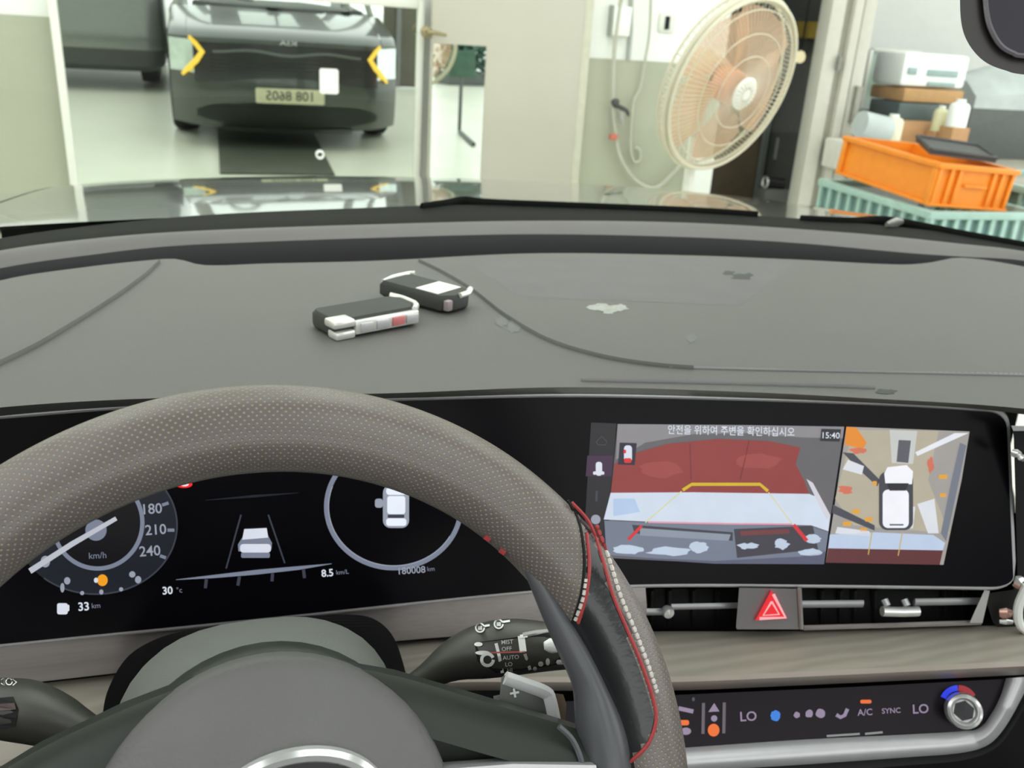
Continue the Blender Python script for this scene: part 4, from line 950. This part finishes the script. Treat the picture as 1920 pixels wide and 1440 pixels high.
# ================================================================== AIR VENTS AND HAZARD SWITCH
def vent(label, u0, u1, v0, v1, blades, verts_, tab):
    t = thing('air_vent', label, 'air vent', csurf(.02)((u0 + u1) / 2, v1))
    bk = csurf(.05); fr = csurf(.012)
    P = [(u0, v0), (u1, v0 + (4 if u1 > 1700 else 0)), (u1, v1 - (8 if u1 > 1700 else 0)), (u0, v1)]
    V = [fr(*p) for p in P] + [bk(*p) for p in P]
    mesh('recess', V, [(4, 5, 6, 7), (0, 1, 5, 4), (1, 2, 6, 5), (2, 3, 7, 6), (3, 0, 4, 7)], M_MATT, t, smooth=False)
    for a, b, r, m in blades: tube('blade', [csurf(.016)(*a), csurf(.016)(*b)], r, m, t, n=8, flat=.5)
    for u in verts_: tube('fin', [csurf(.034)(u, v0 + 2), csurf(.034)(u - 2, v1 - 6)], .0022, mat('dull_fin', (30, 28, 28), rough=.5), t, n=6)
    if tab:
        c = [csurf(.004)(*p) for p in ((1654, 1146), (1690, 1147), (1722, 1146))]; tb = tube('slider_tab', c, .0042, M_CHROME, t, n=10, flat=.9)
        for u in (1664, 1701): tube('prong', [csurf(.008)(u, 1136), csurf(.012)(u - 6, 1124)], .0028, M_SATIN, tb, n=8)
    return t
M_BLD = mat('grey_vent_blade', (165, 165, 168), rough=.35, metal=.4)
vt = vent('black air vent left of the red hazard switch', 1080, 1388, 1104, 1178, [((1080, 1148), (1252, 1147), .0032, M_BLD), ((1258, 1138), (1400, 1135), .0028, M_BLD)], [1222, 1255, 1300, 1345], False)
k_ = csurf(.008)(1252, 1147); mesh('blade_end', *lathe_vf([(0, -.004), (.0042, -.003), (.0052, 0), (.0042, .003), (0, .004)], k_, (0, 1, 0), 14), M_CHROME, vt)
k_ = csurf(.008)(1400, 1135); mesh('blade_end', *lathe_vf([(0, -.004), (.0035, -.003), (.0045, 0), (.0035, .003), (0, .004)], k_, (0, 1, 0), 14), M_CHROME, vt)
vt = vent('long black air vent with slider tab right of the hazard switch', 1504, 1846, 1104, 1176, [((1492, 1133), (1618, 1132), .0035, M_BLD), ((1714, 1129), (1842, 1127), .0035, M_BLD)], [1540, 1575, 1602, 1640, 1770, 1810], True)
V, Fc = prism_vf([(1846, 1106), (1856, 1108), (1842, 1168), (1818, 1168)], csurf(.004), csurf(.02)); mesh('end_trim', V, Fc, M_SATIN, vt, smooth=False)
tube('lower_trim', [csurf(.01)(1506, 1177), csurf(.01)(1680, 1172), csurf(.01)(1838, 1167)], .0022, M_CLTRIM, vt, n=6)
hz_ = thing('hazard_switch', 'grey switch block with a glowing red hazard triangle', 'switch', csurf(.01)(1445, 1178))
V, Fc = prism_vf([(1386, 1102), (1498, 1104), (1502, 1176), (1498, 1180), (1382, 1180), (1380, 1176)], csurf(-.002), csurf(.04)); mesh('block', V, Fc, mat('grey_switch_block', (122, 120, 122), rough=.45, var=.04), hz_, smooth=False)
tube('side_rail', [csurf(-.003)(1499, 1104), csurf(-.003)(1503, 1178)], .0018, M_CLTRIM, hz_, n=6)
GR = glow('hazard_red', (226, 44, 52), 1.1); GP_ = glow('hazard_pink', (250, 176, 180), 1.0)
tri = [(1446, 1107), (1476, 1160), (1416, 1163)]
V, Fc = prism_vf(tri, csurf(-.005), csurf(-.001)); hb = mesh('triangle_button', V, Fc, GR, hz_, smooth=False)
decal('triangle_line', stroke([(1450, 1114), (1473, 1158), (1424, 1160)], 6) + stroke([(1447, 1128), (1461, 1152), (1431, 1154), (1447, 1128)], 4), GP_, csurf(-.0056), hb)

# ================================================================== CLIMATE PANEL
clim = thing('climate_panel', 'black touch climate control strip in a silver surround', 'control panel', csurf(-.035)(1550, 1420))
pc0 = csurf(-.038)(1270, 1340); 
def cl(lift=0.0): return lambda u, v: hit(u, v, lambda p: (p.y - Yc(p.x) + .040) - .55 * (p.z - pc0.z) + lift)
poly = [(1010, 1318), (1270, 1303), (1600, 1288), (1884, 1273), (1876, 1300), (1862, 1332), (1838, 1364), (1810, 1370), (1500, 1386), (1280, 1401), (1010, 1420)]
V, Fc = prism_vf(poly, cl(0), cl(-.01)); face = mesh('touch_face', V, Fc, mat('gloss_black_panel', (26, 20, 28), rough=.35, var=.06, spec=.15), clim, smooth=False)
# surround below and at the right
so_ = [(1010, 1470), (1280, 1448), (1500, 1434), (1700, 1420), (1800, 1412), (1850, 1398), (1880, 1370), (1910, 1320), (1935, 1268)]
si_ = [(1010, 1421), (1280, 1402), (1500, 1387), (1700, 1377), (1800, 1371), (1836, 1365), (1860, 1336), (1876, 1304), (1886, 1272)]
A_ = smooth_path(si_, 40); B_ = smooth_path(so_, 40)
V, Fc = grid_vf([[cl(0)(*p) for p in A_], [cl(.006)(*(p + (q - p) * .2)) for p, q in zip(A_, B_)], [cl(.010)(*(p + (q - p) * .6)) for p, q in zip(A_, B_)], [cl(.004)(*q) for p, q in zip(A_, B_)], [cl(-.03)(*q) for q in B_]])
mesh('surround', V, Fc, M_SATIN, clim, angle=70)
V, Fc = grid_vf([[cl(-.004)(*(q + (q - p) * .0)) for p, q in zip(A_, B_)], [cl(.004)(*(q + (q - p) * .35)) for p, q in zip(A_, B_)], [cl(-.06)(*(q + (q - p) * 3)) for p, q in zip(A_, B_)]]); mesh('lower_cover', V, Fc, M_BLACK, clim, angle=60)
def cput(name, polys, m, k=1): return decal(name, polys, m, cl(.0005 + .0003 * k), face)
GC = glow('climate_lilac', (142, 126, 152), 1.0); GO = glow('climate_orange', (232, 104, 22), 1.0); GB = glow('climate_blue', (40, 120, 214), 1.0)
for s, u, v, sz in (('LO', 1403, 1344, 25), ('LO', 1726, 1330, 24), ('A/C', 1622, 1336, 17), ('SYNC', 1671, 1333, 14)): text('climate_text', s, u, v, sz, GC, cl(.0008), face, -3, .015)
cput('fan_icon', [blob(1454, 1342, 10, 10, 16, .12)], GB); cput('fan_icon', [blob(1494, 1341, 6, 6, 12, .2), blob(1517, 1338, 7, 8, 12, .15), blob(1538, 1338, 9, 9, 12, .15)], GC)
cput('seat_icon', stroke([(1568, 1340), (1576, 1345), (1584, 1341), (1589, 1329)], 7), GC); cput('indicator', [rrect(1613, 1312, 1634, 1319, 3)], GO)
cput('divider', stroke([(1319, 1318), (1318, 1376)], 6) + stroke([(1358, 1317), (1357, 1375)], 6), glow('divider_grey', (92, 84, 92), 1.0))
cput('arrow_icon', [[(1339, 1318), (1349, 1334), (1328, 1335)], ell(1339, 1347, 6, 6, 14)], GC); cput('indicator', [ell(1338, 1369, 11, 12, 18)], GO)
cput('defrost_icon', stroke([(1272, 1328), (1300, 1334)], 8) + [ell(1286, 1371, 10, 7, 14)], GC); cput('indicator', [rrect(1274, 1350, 1292, 1360, 4)], GO); cput('sensor_dot', [ell(1300, 1311, 3, 4, 10)], G3)
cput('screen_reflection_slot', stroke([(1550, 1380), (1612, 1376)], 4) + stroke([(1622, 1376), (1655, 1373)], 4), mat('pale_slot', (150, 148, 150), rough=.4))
kn = cl(0)(1802, 1330); kd = (cl(.03)(1802, 1330) - kn); nrm = ((CAM - kn).normalized() * .75 + Vector((0, -1, .35)).normalized() * .25).normalized()
kp = (PD(1802, 1330, (kn - CAM).dot(ROT @ Vector((0, 0, -1))) ) - kn)
knob = mesh('temperature_knob', *lathe_vf([(.0135, 0), (.0135, .012), (.0125, .0155), (.0105, .0165), (.0085, .0145), (.008, .011), (0, .011)], kn, nrm, 32), M_CHROME, clim)
mesh('knob_face', *lathe_vf([(.0078, .0112), (.0075, .0125), (0, .0128)], kn, nrm, 6), mat('dark_knob_face', (34, 30, 38), rough=.3), knob)
cput('cold_mark', stroke(ell(1797, 1318, 30, 28, 10, 200, 268), 11), glow('cold_blue', (44, 60, 220), 1.0)); cput('warm_mark', stroke(ell(1797, 1318, 30, 28, 10, 270, 335), 11), glow('warm_red', (150, 24, 34), 1.0))

# accessory at the right end of the display
acc = thing('vent_accessory', 'black accessory with shiny chrome tabs right of the display', 'accessory', csurf(-.0)(1905, 1200))
V, Fc = prism_vf([(1900, 800), (1990, 800), (1990, 1200), (1930, 1196), (1890, 1190), (1862, 1168), (1850, 1130), (1856, 1112), (1900, 1106), (1908, 1080)], csurf(.012), csurf(.05)); mesh('housing', V, Fc, M_MATT, acc, smooth=False)
def chip(u, v, r, ln, ang, m, name='chrome_tab'):
    c, s = math.cos(math.radians(ang)), math.sin(math.radians(ang))
    tube(name, [csurf(.004)(u - ln * c, v - ln * s), csurf(.002)(u, v), csurf(.004)(u + ln * c, v + ln * s)], [r * .7, r, r * .7], m, acc, n=8, flat=.6)
chip(1904, 850, .0035, 8, 20, M_CHROME); chip(1915, 858, .003, 6, 40, M_CHROME); chip(1910, 1088, .004, 7, -30, M_CHROME); chip(1908, 1098, .003, 9, 30, mat('rose_metal', (212, 168, 156), rough=.25, metal=.7)); chip(1884, 1150, .005, 10, 5, MATS['rose_metal']); chip(1886, 1166, .0025, 12, 3, M_CHROME)
tube('white_lever', smooth_path([csurf(-.004)(1926, 1098), csurf(-.004)(1910, 1135), csurf(-.004)(1911, 1168), csurf(-.004)(1928, 1186)], 12), .0035, M_WHITE, acc, n=8)
V, Fc = prism_vf([(1896, 798), (1990, 800), (1990, 808), (1900, 808)], csurf(.002), csurf(.03)); mesh('top_trim', V, Fc, M_SATIN, acc, smooth=False)

# ================================================================== STEERING COLUMN, STALKS
WT, WYAW = .514, .037
WC = Vector((-.004, .292, .933))
wx = Vector((math.cos(WYAW), math.sin(WYAW), 0)); wr_ = Vector((0, math.sin(WT), math.cos(WT))); wr_ = Vector((-wr_.y * math.sin(WYAW), wr_.y * math.cos(WYAW), wr_.z)); wn = -(Vector((-math.cos(WT) * math.sin(WYAW), math.cos(WT) * math.cos(WYAW), -math.sin(WT))))
def WL(x, r, n=0.0): return WC + wx * x + wr_ * r + wn * n
def wsurf(n): return lambda u, v: (lambda d, o: CAM + d * ((o - CAM).dot(wn) / d.dot(wn)))(ray(u, v), WL(0, 0, n))
def wloc(p): q = Vector(p) - WC; return q.dot(wx), q.dot(wr_), q.dot(wn)
colm = thing('column_shroud', 'grey plastic shroud of the steering column behind the wheel', 'shroud', WL(0, -.08, -.15))
def shr_prof(sx, sy, cy): 
    out = []
    for k in range(40):
        a = 2 * math.pi * k / 40; c, s = math.cos(a), math.sin(a); e = 2.6
        out.append((sx * abs(c) ** (2 / e) * (1 if c >= 0 else -1), cy + sy * abs(s) ** (2 / e) * (1 if s >= 0 else -1)))
    return out
secs = [(-.055, .066, .064, .0), (-.07, .071, .068, .0), (-.12, .0755, .071, .003), (-.165, .076, .066, .004), (-.21, .075, .06, .004)]
V, Fc = grid_vf([[WL(x - .002, y, n) for x, y in shr_prof(sx, sy, cy)] for n, sx, sy, cy in secs], True); Fc.append(tuple(range(40))); mesh('upper_cover', V, Fc, M_SHROUD, colm, angle=50)
V, Fc = lathe_vf([(.060, -.018), (.0685, -.02), (.0715, -.025), (.0715, -.05), (.066, -.06)], WC, wn, 48, wr_); mesh('shade_collar', V, Fc, M_SPOKE, colm, angle=50)  # dark ring stands in for the shadow band between shroud and spokes

def stalk(name, label, pts, d, m):
    t = thing(name, label, 'stalk', PD(pts[0][0], pts[0][1], d))
    P = smooth_path([(u, v, r) for u, v, r in pts], 26)
    path = [PD(p.x, p.y, d) for p in P]; rad = [max(.001, p.z * d / FPX) for p in P]
    V, Fc = tube_vf(path, rad, 20, True, .8, (CAM - path[0]).normalized()); mesh('stalk_body', V, Fc, m, t, angle=60)
    return t, BVHTree.FromPolygons(V, Fc)
M_STALK = mat('black_stalk_plastic', (62, 62, 57), rough=.42, var=.05, spec=.6)
ws_, wb_ = stalk('wiper_stalk', 'black wiper stalk with white markings right of the wheel hub', [(760, 1290, 22), (800, 1268, 30), (850, 1238, 48), (900, 1222, 62), (950, 1214, 65), (1000, 1212, 60), (1060, 1214, 50), (1110, 1216, 44), (1150, 1218, 30)], .5, M_STALK)
ow = on(wb_, .0006, lambda u, v: PD(u, v, .475)); ow2 = on(wb_, .0012, lambda u, v: PD(u, v, .474))
M_PRT = mat('white_print', (240, 242, 238), rough=.6, var=.03); M_PRD = mat('dim_print', (196, 196, 194), rough=.6); M_PRR = mat('red_print', (200, 110, 96), rough=.6)
kp_ = [(890, 1205), (960, 1196), (1030, 1185), (1085, 1200), (1085, 1240), (1000, 1254), (930, 1262), (895, 1240)]
decal('knob_panel', [subdiv(kp_, 12)], M_MATT, ow, ws_)
for cx_, cy_ in ((900, 1177), (935, 1170)): decal('wiper_icon', stroke(ell(cx_, cy_, 8, 8, 16), 3), M_PRT, ow2, ws_)
decal('wiper_icon', stroke([(908, 1174), (918, 1172)], 4) + stroke([(943, 1166), (956, 1164)], 4) + [rrect(896, 1173, 904, 1181, 1), rrect(931, 1166, 939, 1174, 1)], M_PRT, ow2, ws_)
decal('knob_icon', [ell(897, 1208, 8, 4, 14), ell(905, 1224, 14, 4, 16)], M_PRT, ow2, ws_); decal('knob_icon', stroke(ell(914, 1237, 11, 11, 18), 6), M_PRT, ow2, ws_)
decal('knob_line', stroke([(930, 1206), (936, 1230), (942, 1262)], 6), M_PRT, ow2, ws_); decal('knob_line', stroke([(916, 1224), (950, 1223), (985, 1222)], 3), M_PRR, ow2, ws_)
decal('knob_line', stroke([(977, 1192), (981, 1222)], 13) + stroke([(975, 1193), (989, 1192)], 6), M_PRT, ow2, ws_); decal('knob_line', stroke([(984, 1226), (994, 1256)], 6), M_PRD, ow2, ws_)
for s, u, v in (('MIST', 951, 1204), ('OFF', 950, 1217), ('AUTO', 958, 1233), ('LO', 954, 1246), ('HI', 956, 1257)): text('knob_text', s, u, v, 11, M_PRD, ow2, ws_, -4, .01)
decal('knob_icon', [ell(1003, 1254, 4, 4, 10), ell(1014, 1245, 5, 5, 10), ell(1027, 1241, 4, 7, 10), rrect(1043, 1237, 1062, 1246, 4)], M_PRD, ow2, ws_)
V, Fc = tube_vf([ow(1020, 1211), ow(1030, 1210), ow(1040, 1212), ow(1048, 1216)], [.0022, .004, .0042, .0026], 10, True, .8); mesh('push_tab', V, Fc, MATS['white_print'], ws_)
tube('ring_edge', [ow(980, 1191), ow(1005, 1186), ow(1030, 1183)], .0014, M_CHROME, ws_, n=6)
ls_, lb_ = stalk('indicator_stalk', 'black indicator stalk left of the wheel hub', [(-120, 1322, 50), (-60, 1324, 62), (0, 1328, 68), (50, 1334, 70), (100, 1350, 62), (140, 1366, 50), (185, 1380, 34), (230, 1388, 20)], .5, M_STALK)
ol = on(lb_, .0008, lambda u, v: PD(u, v, .475))
decal('light_icon', stroke([(2, 1275), (8, 1270), (8, 1285), (2, 1281)], 2) + stroke(ell(17, 1278, 6, 6, 12), 2) + stroke([(24, 1273), (31, 1279), (24, 1285)], 2), M_PRT, ol, ls_)
decal('knob_panel', [subdiv([(-40, 1312), (25, 1306), (34, 1330), (28, 1362), (-40, 1372)], 12)], M_MATT, ol, ls_)
decal('knob_band', [subdiv([(-40, 1322), (27, 1318), (30, 1330), (-40, 1336)], 12)], mat('brown_band', (70, 56, 50), rough=.5), on(lb_, .0014), ls_)

# ================================================================== STEERING WHEEL
whl = thing('steering_wheel', 'black leather steering wheel with perforated rim and red stitching', 'steering wheel', WL(0, 0, -.03))
RM, RT = .169, .0192
NT, NPH = 288, 28
TV = []; UVs = []
for i in range(NT):
    th = 2 * math.pi * i / NT
    for j in range(NPH + 1):
        ph = 2 * math.pi * j / NPH
        r = RM + RT * math.cos(ph); TV.append(WL(r * math.cos(th), r * math.sin(th), RT * math.sin(ph))); UVs.append((RM * th, RT * ph))
def inpoly(x, y, poly):
    c = False; n = len(poly)
    for i in range(n):
        x0, y0 = poly[i]; x1, y1 = poly[(i + 1) % n]
        if (y0 > y) != (y1 > y) and x < (x1 - x0) * (y - y0) / (y1 - y0) + x0: c = not c
    return c
SA = [(1072, 942), (1090, 972), (1101, 1010), (1105, 1060), (1099, 1115), (1084, 1168)]
SB = [(1072, 942), (1106, 982), (1130, 1050), (1150, 1118), (1178, 1185), (1204, 1248), (1224, 1308), (1230, 1350), (1215, 1395), (1182, 1428)]
GRIP = SB + [(1182, 1620), (900, 1620), (900, 1180)] + SA[::-1][:-1]
F_per = []; F_grip = []
for i in range(NT):
    for j in range(NPH):
        k = (i + 1) % NT; f = (i*(NPH+1)+j, i*(NPH+1)+j+1, k*(NPH+1)+j+1, k*(NPH+1)+j)
        th = 2 * math.pi * (i + .5) / NT; ph = 2 * math.pi * (j + .5) / NPH; r = RM + RT * math.cos(ph)
        x, y, n = abs(r * math.cos(th)), r * math.sin(th), RT * math.sin(ph)
        u, v = proj(WL(x, y, n))
        g = inpoly(u, v, GRIP) and n > -.012 and x > .08
        (F_grip if g else F_per).append(f)
def sub(V, F, U=None):
    idx = {}; v2 = []; u2 = []; f2 = []
    for f in F:
        g = []
        for i in f:
            if i not in idx: idx[i] = len(v2); v2.append(V[i]); u2.append(U[i] if U else None)
            g.append(idx[i])
        f2.append(tuple(g))
    return v2, f2, u2
v2, f2, u2 = sub(TV, F_per, UVs); mesh('rim', v2, f2, M_PERF, whl, uvs=u2, angle=180)
for s_ in (-1, 1):
    v2, f2, u2 = sub(TV, [f for f in F_grip if (TV[f[0]] - WC).dot(wx) * s_ > 0], UVs); mesh('grip_insert', v2, f2, M_GRIP, whl, angle=180)
rimb = BVHTree.FromPolygons(TV, F_per + F_grip)
orim = on(rimb, .0003, lambda u, v: wsurf(.01)(u, v))
tube('red_seam', [orim(*p) for p in smooth_path(SB, 80)], .0009, M_RED, whl, n=6)
tube('red_seam', [orim(*p) for p in smooth_path([(1100, 1000), (1105, 1060), (1099, 1115), (1084, 1168)], 30)], .0009, M_RED, whl, n=6)
sb_ = smooth_path([(1118, 985), (1142, 1050), (1162, 1115), (1190, 1182), (1214, 1245), (1232, 1300)], 27)
for i in range(26):
    a, b = sb_[i], sb_[i] + (sb_[i + 1] - sb_[i]) * .84
    tube('stitch', [orim(*a), orim(*((a + b) / 2)), orim(*b)], [.0009, .0013, .0009], M_WTHREAD if i > 3 else M_RED, whl, n=6)
tube('dark_seam', [orim(*p) for p in smooth_path([(1065, 938), (1083, 972), (1092, 1010), (1096, 1060), (1090, 1115), (1074, 1166)], 40)], .0008, M_MATT, whl, n=5)
st = smooth_path([(1098, 1085), (1092, 1125), (1078, 1165)], 8)
for i in range(7): tube('stitch', [orim(*st[i]), orim(*(st[i] + (st[i + 1] - st[i]) * .7))], .0011, M_WTHREAD, whl, n=6)
for u, v in ((914, 1009), (943, 1034)): tube('stitch', [orim(u - 5, v - 4), orim(u + 5, v + 3)], .0016, M_RED, whl, n=6)
# thumb trim on the inner side of the rim
def wtube(name, pts, n0, m, flat=.8, n=16):
    P = smooth_path([(u, v, r) for u, v, r in pts], 28); s = wsurf(n0); path = [s(p.x, p.y) for p in P]
    rad = [max(.0006, p.z * (q - CAM).length / FPX * .96) for p, q in zip(P, path)]
    return tube(name, path, rad, m, whl, n=n, flat=flat, upv=wn)
wtube('thumb_trim', [(968, 1035, 5), (1000, 1080, 17), (1035, 1145, 27), (1070, 1210, 34), (1102, 1275, 38), (1120, 1340, 51), (1130, 1390, 57), (1136, 1440, 57), (1140, 1490, 58)], .004, M_TRIM)
mirp = []
tube('spoke_edge', [wsurf(.012)(*p) for p in smooth_path([(1048, 1362), (1072, 1385), (1088, 1420), (1096, 1460)], 14)], .0014, M_TRIM, whl, n=6)
# spokes
top_c = [(.155, .012), (.129, .024), (.09, .041), (.058, .055), (.031, .0635), (0, .067), (-.031, .0645), (-.058, .058), (-.09, .047), (-.129, .028), (-.155, .012)]
low_c = [(-.155, -.03), (-.09, -.045), (-.05, -.075), (-.035, -.155), (.035, -.155), (.05, -.075), (.09, -.045), (.155, -.03)]
pl_ = top_c + low_c
V, Fc = prism_vf(pl_, lambda x, y: WL(x, y, .0), lambda x, y: WL(x, y, -.022)); mesh('spoke_shell', V, Fc, M_SPOKE, whl, smooth=False)
rows = []
for t, n_ in ((0, -.0), (.12, .006), (.35, .011), (.7, .013)):
    rows.append([WL(x * (1 - .0 * t), y - t * .028, n_) for x, y in smooth_path([(a_, b_, 0) for a_, b_ in top_c], 50) for x, y in [(x, y)]] if False else [WL(p.x, p.y - t * .030, n_) for p in smooth_path([(a_, b_, 0) for a_, b_ in top_c], 50)])
V, Fc = grid_vf(rows); mesh('spoke_face', V, Fc, M_SPOKE, whl, angle=60)
for s_ in (-1, 1):
    V, Fc = prism_vf([(s_ * .07, .0185), (s_ * .1, .0155), (s_ * .138, .0085), (s_ * .14, -.012), (s_ * .07, -.005)], lambda x, y: WL(x, y, .017), lambda x, y: WL(x, y, .006)); mesh('switch_bank', V, Fc, M_SATIN, whl, smooth=False)
prof = [(.073, -.004), (.0735, .012), (.072, .0165), (.066, .0205), (.05, .0265), (.03, .031), (.0, .033)]
V, Fc = lathe_vf(prof, WC, wn, 64, wr_); mesh('airbag_cover', V, Fc, M_HUB, whl, angle=50)
ring = [WL(.009 + .033 * math.cos(a), .014 + .0235 * math.sin(a), .032 - .0035 * (math.cos(a) ** 2 + .4)) for a in [2 * math.pi * k / 48 for k in range(49)]]
em = tube('emblem', ring, .0032, M_CHROME, whl, n=8, cap=False)
V, Fc = lathe_vf([(0, .0), (1, 0)], (0, 0, 0), (0, 0, 1), 40); mesh('emblem_field', [WL(.009 + .031 * v.x, .014 + .0215 * v.y, .0305) for v in V], Fc[:40], M_BLACK, em, recalc=False)
# paddle
pd_ = [(940, 1270), (948, 1265), (1020, 1292), (1030, 1300), (1044, 1352), (1036, 1358), (990, 1352), (935, 1330)]
V, Fc = prism_vf(pd_, wsurf(-.03), wsurf(-.034)); pa = mesh('gear_paddle', V, Fc, mat('satin_dark_paddle', (104, 106, 102), rough=.35, metal=.5), whl, smooth=False)
tube('paddle_edge', [wsurf(-.029)(*p) for p in smooth_path([(947, 1271), (985, 1284), (1022, 1298), (1031, 1312), (1040, 1354)], 30)], [.0036] * 18 + [.0034] * 12, mat('polished_edge', (240, 241, 242), rough=.25, metal=.2), pa, n=8, flat=.8)
text('paddle_mark', '+', 965, 1301, 34, M_PRT, wsurf(-.0292), pa, -10, .02)
V, Fc = prism_vf([(1040, 1300), (1056, 1302), (1062, 1320), (1060, 1356), (1046, 1352)], wsurf(-.04), wsurf(-.05)); mesh('paddle_arm', V, Fc, mat('brown_paddle_arm', (128, 110, 92), rough=.4), whl, smooth=False)
V, Fc = prism_vf([(925, 1305), (940, 1302), (942, 1330), (928, 1332)], wsurf(-.036), wsurf(-.045)); mesh('paddle_pivot', V, Fc, M_CHROME, whl, smooth=False)

# ================================================================== KEY FOBS
def fob(label, A, D, side, m_side, sticker):
    """A near-left corner px, D far direction; local frame x along the key, y across, z up"""
    p0 = PZ(*A, zN + .001); p1 = PZ(*D, zN + .001); x = (p1 - p0); ln = x.length; x.normalize(); y = Vector((0, 0, 1)).cross(x)
    T = Matrix((x, y, Vector((0, 0, 1)))).transposed().to_4x4(); T.translation = p0
    t = thing('key_fob', label, 'key fob', p0 + x * ln / 2, 'car keys on the dashboard')
    wd, h = .040, .0155
    def ins(d): return [(d, d), (ln * .9 - d, d), (ln - d, wd * .3), (ln - d, wd * .72), (ln * .9 - d, wd - d), (ln * .04 + d, wd - d), (d, wd * .8)]
    rows = [[T @ Vector((px, py, z)) for px, py in ins(d)] for d, z in ((.003, 0), (.0, .003), (0, h - .004), (.0025, h)) ]
    V, Fc = grid_vf(rows, True); n_ = 7; Fc.append(tuple(range(n_ - 1, -1, -1))); Fc.append(tuple(3 * n_ + k for k in range(n_)))
    bd = mesh('shell', V, Fc, mat('charcoal_fob', (50, 52, 48), rough=.6, var=.05), t, angle=35)
    return t, T, ln, wd, h
M_FOBCH = mat('fob_silver', (232, 232, 226), rough=.25, metal=.5)
t, T, ln, wd, h = fob('charcoal key fob with silver button edge, nearer on the dashboard', (628, 638), (792, 606), 1, None, False)
box('button_strip', (ln * .2, -.0035, .002), (ln * .93, .002, h - .002), M_FOBCH, t, bev=.0015, T=T)
for k, xx in enumerate((.32, .5, .68, .84)):
    box('button', (ln * xx - .006, -.005, .004), (ln * xx + .006, -.003, h - .004), mat('red_button', (206, 120, 118), rough=.4) if k == 2 else M_SATIN, t, bev=.001, T=T)
box('end_cap', (-.003, -.004, .0095), (ln * .2, .012, h + .0005), M_FOBCH, t, bev=.002, T=T); box('end_cap', (-.001, -.004, .0), (ln * .2, .010, .007), M_FOBCH, t, bev=.002, T=T)
tube('chrome_corner', [T @ Vector(p) for p in ((ln * .9, 0, h - .002), (ln * .965, wd * .12, h - .001), (ln, wd * .3, h - .001), (ln * 1.0, wd * .75, h - .001), (ln * .93, wd * .98, h))], .0026, M_FOBCH, t, n=8)
t, T, ln, wd, h = fob('charcoal key fob with a white square sticker, farther back', (712, 556), (838, 592), 1, None, True)
box('sticker', (ln * .5, .004, h), (ln * .82, wd - .004, h + .0006), M_PAPER, t, T=T)
tube('chrome_corner', [T @ Vector(p) for p in ((0, wd * .1, h - .002), (-.002, wd * .5, h - .001), (ln * .02, wd * .95, h), (ln * .08, wd * 1.02, h))], [.0022, .0022, .0022, .003], M_FOBCH, t, n=8)
tube('chrome_corner', [T @ Vector(p) for p in ((ln * .99, wd * .45, h - .001), (ln * .985, wd * .75, h - .001), (ln * .93, wd * .98, h))], .0026, M_FOBCH, t, n=8)
box('side_button', (ln * .93, .001, .003), (ln * 1.0, .008, h - .003), mat('mauve_button', (150, 138, 140), rough=.3), t, bev=.0012, T=T)

# ================================================================== WIPERS
def wiper(label, px, z, tip):
    P = smooth_path([PZ(*p, z) for p in px], 24); t = thing('windscreen_wiper', label, 'wiper', P[0])
    tube('arm', P, .009, mat('wiper_rubber', (14, 15, 14), rough=.7, spec=.1), t, n=8, flat=.4)
    if tip: tube('cap', [PZ(*q, z + .006) for q in tip], [.004, .009, .004], mat('wiper_cap_grey', (150, 150, 146), rough=.3, metal=.4), t, n=8, flat=.6)
wiper('black wiper lying along the base of the windscreen, bulge near its middle', [(790, 392), (830, 386), (870, 379), (920, 384), (1100, 391), (1300, 399), (1420, 407)], .999, None)
wiper('black wiper with a grey cap at the right of the windscreen base', [(1500, 414), (1590, 418), (1640, 415), (1690, 420), (1800, 442), (1950, 470)], .999, [(1662, 421), (1678, 418), (1692, 416)])

# ================================================================== REAR-VIEW MIRROR
rv = thing('rear_view_mirror', 'dark oval-cornered rear-view mirror at the upper right corner', 'mirror', PD(1920, 60, .42))
out_ = [(1800, -20), (1801, 30), (1808, 65), (1825, 95), (1850, 118), (1885, 132), (1930, 141), (2140, 160), (2150, -50), (1804, -70)]
inn_ = [(1846, -20), (1850, 25), (1858, 55), (1876, 85), (1900, 100), (1930, 106), (2130, 122), (2140, -40), (1848, -60)]
def fat(P, n): return [(p.x, p.y) for p in smooth_path([(a_, b_) for a_, b_ in P], n)]
V, Fc = prism_vf(fat(out_, 46), lambda u, v: PD(u, v, .415), lambda u, v: PD(u, v, .45)); mesh('housing', V, Fc, mat('brown_black_housing', (48, 42, 42), rough=.4, var=.05), rv, smooth=False)
V, Fc = prism_vf(fat(inn_, 40), lambda u, v: PD(u, v, .4125), lambda u, v: PD(u, v, .416)); mesh('mirror_glass', V, Fc, mat('dark_mirror_glass', (40, 36, 44), rough=.08, metal=.6), rv, smooth=False)
tube('glass_edge', [PD(u, v, .4125) for u, v in fat(inn_ + inn_[:1], 60)], .0012, mat('grey_edge', (110, 106, 112), rough=.3), rv, n=6)
tube('stem', smooth_path([PD(1985, 20, .45), (XC + .04, .46, 1.42), (XC + .02, .5, 1.56)], 10), .012, M_BLACK, rv, n=10)

bpy.data.objects.remove(_tx)
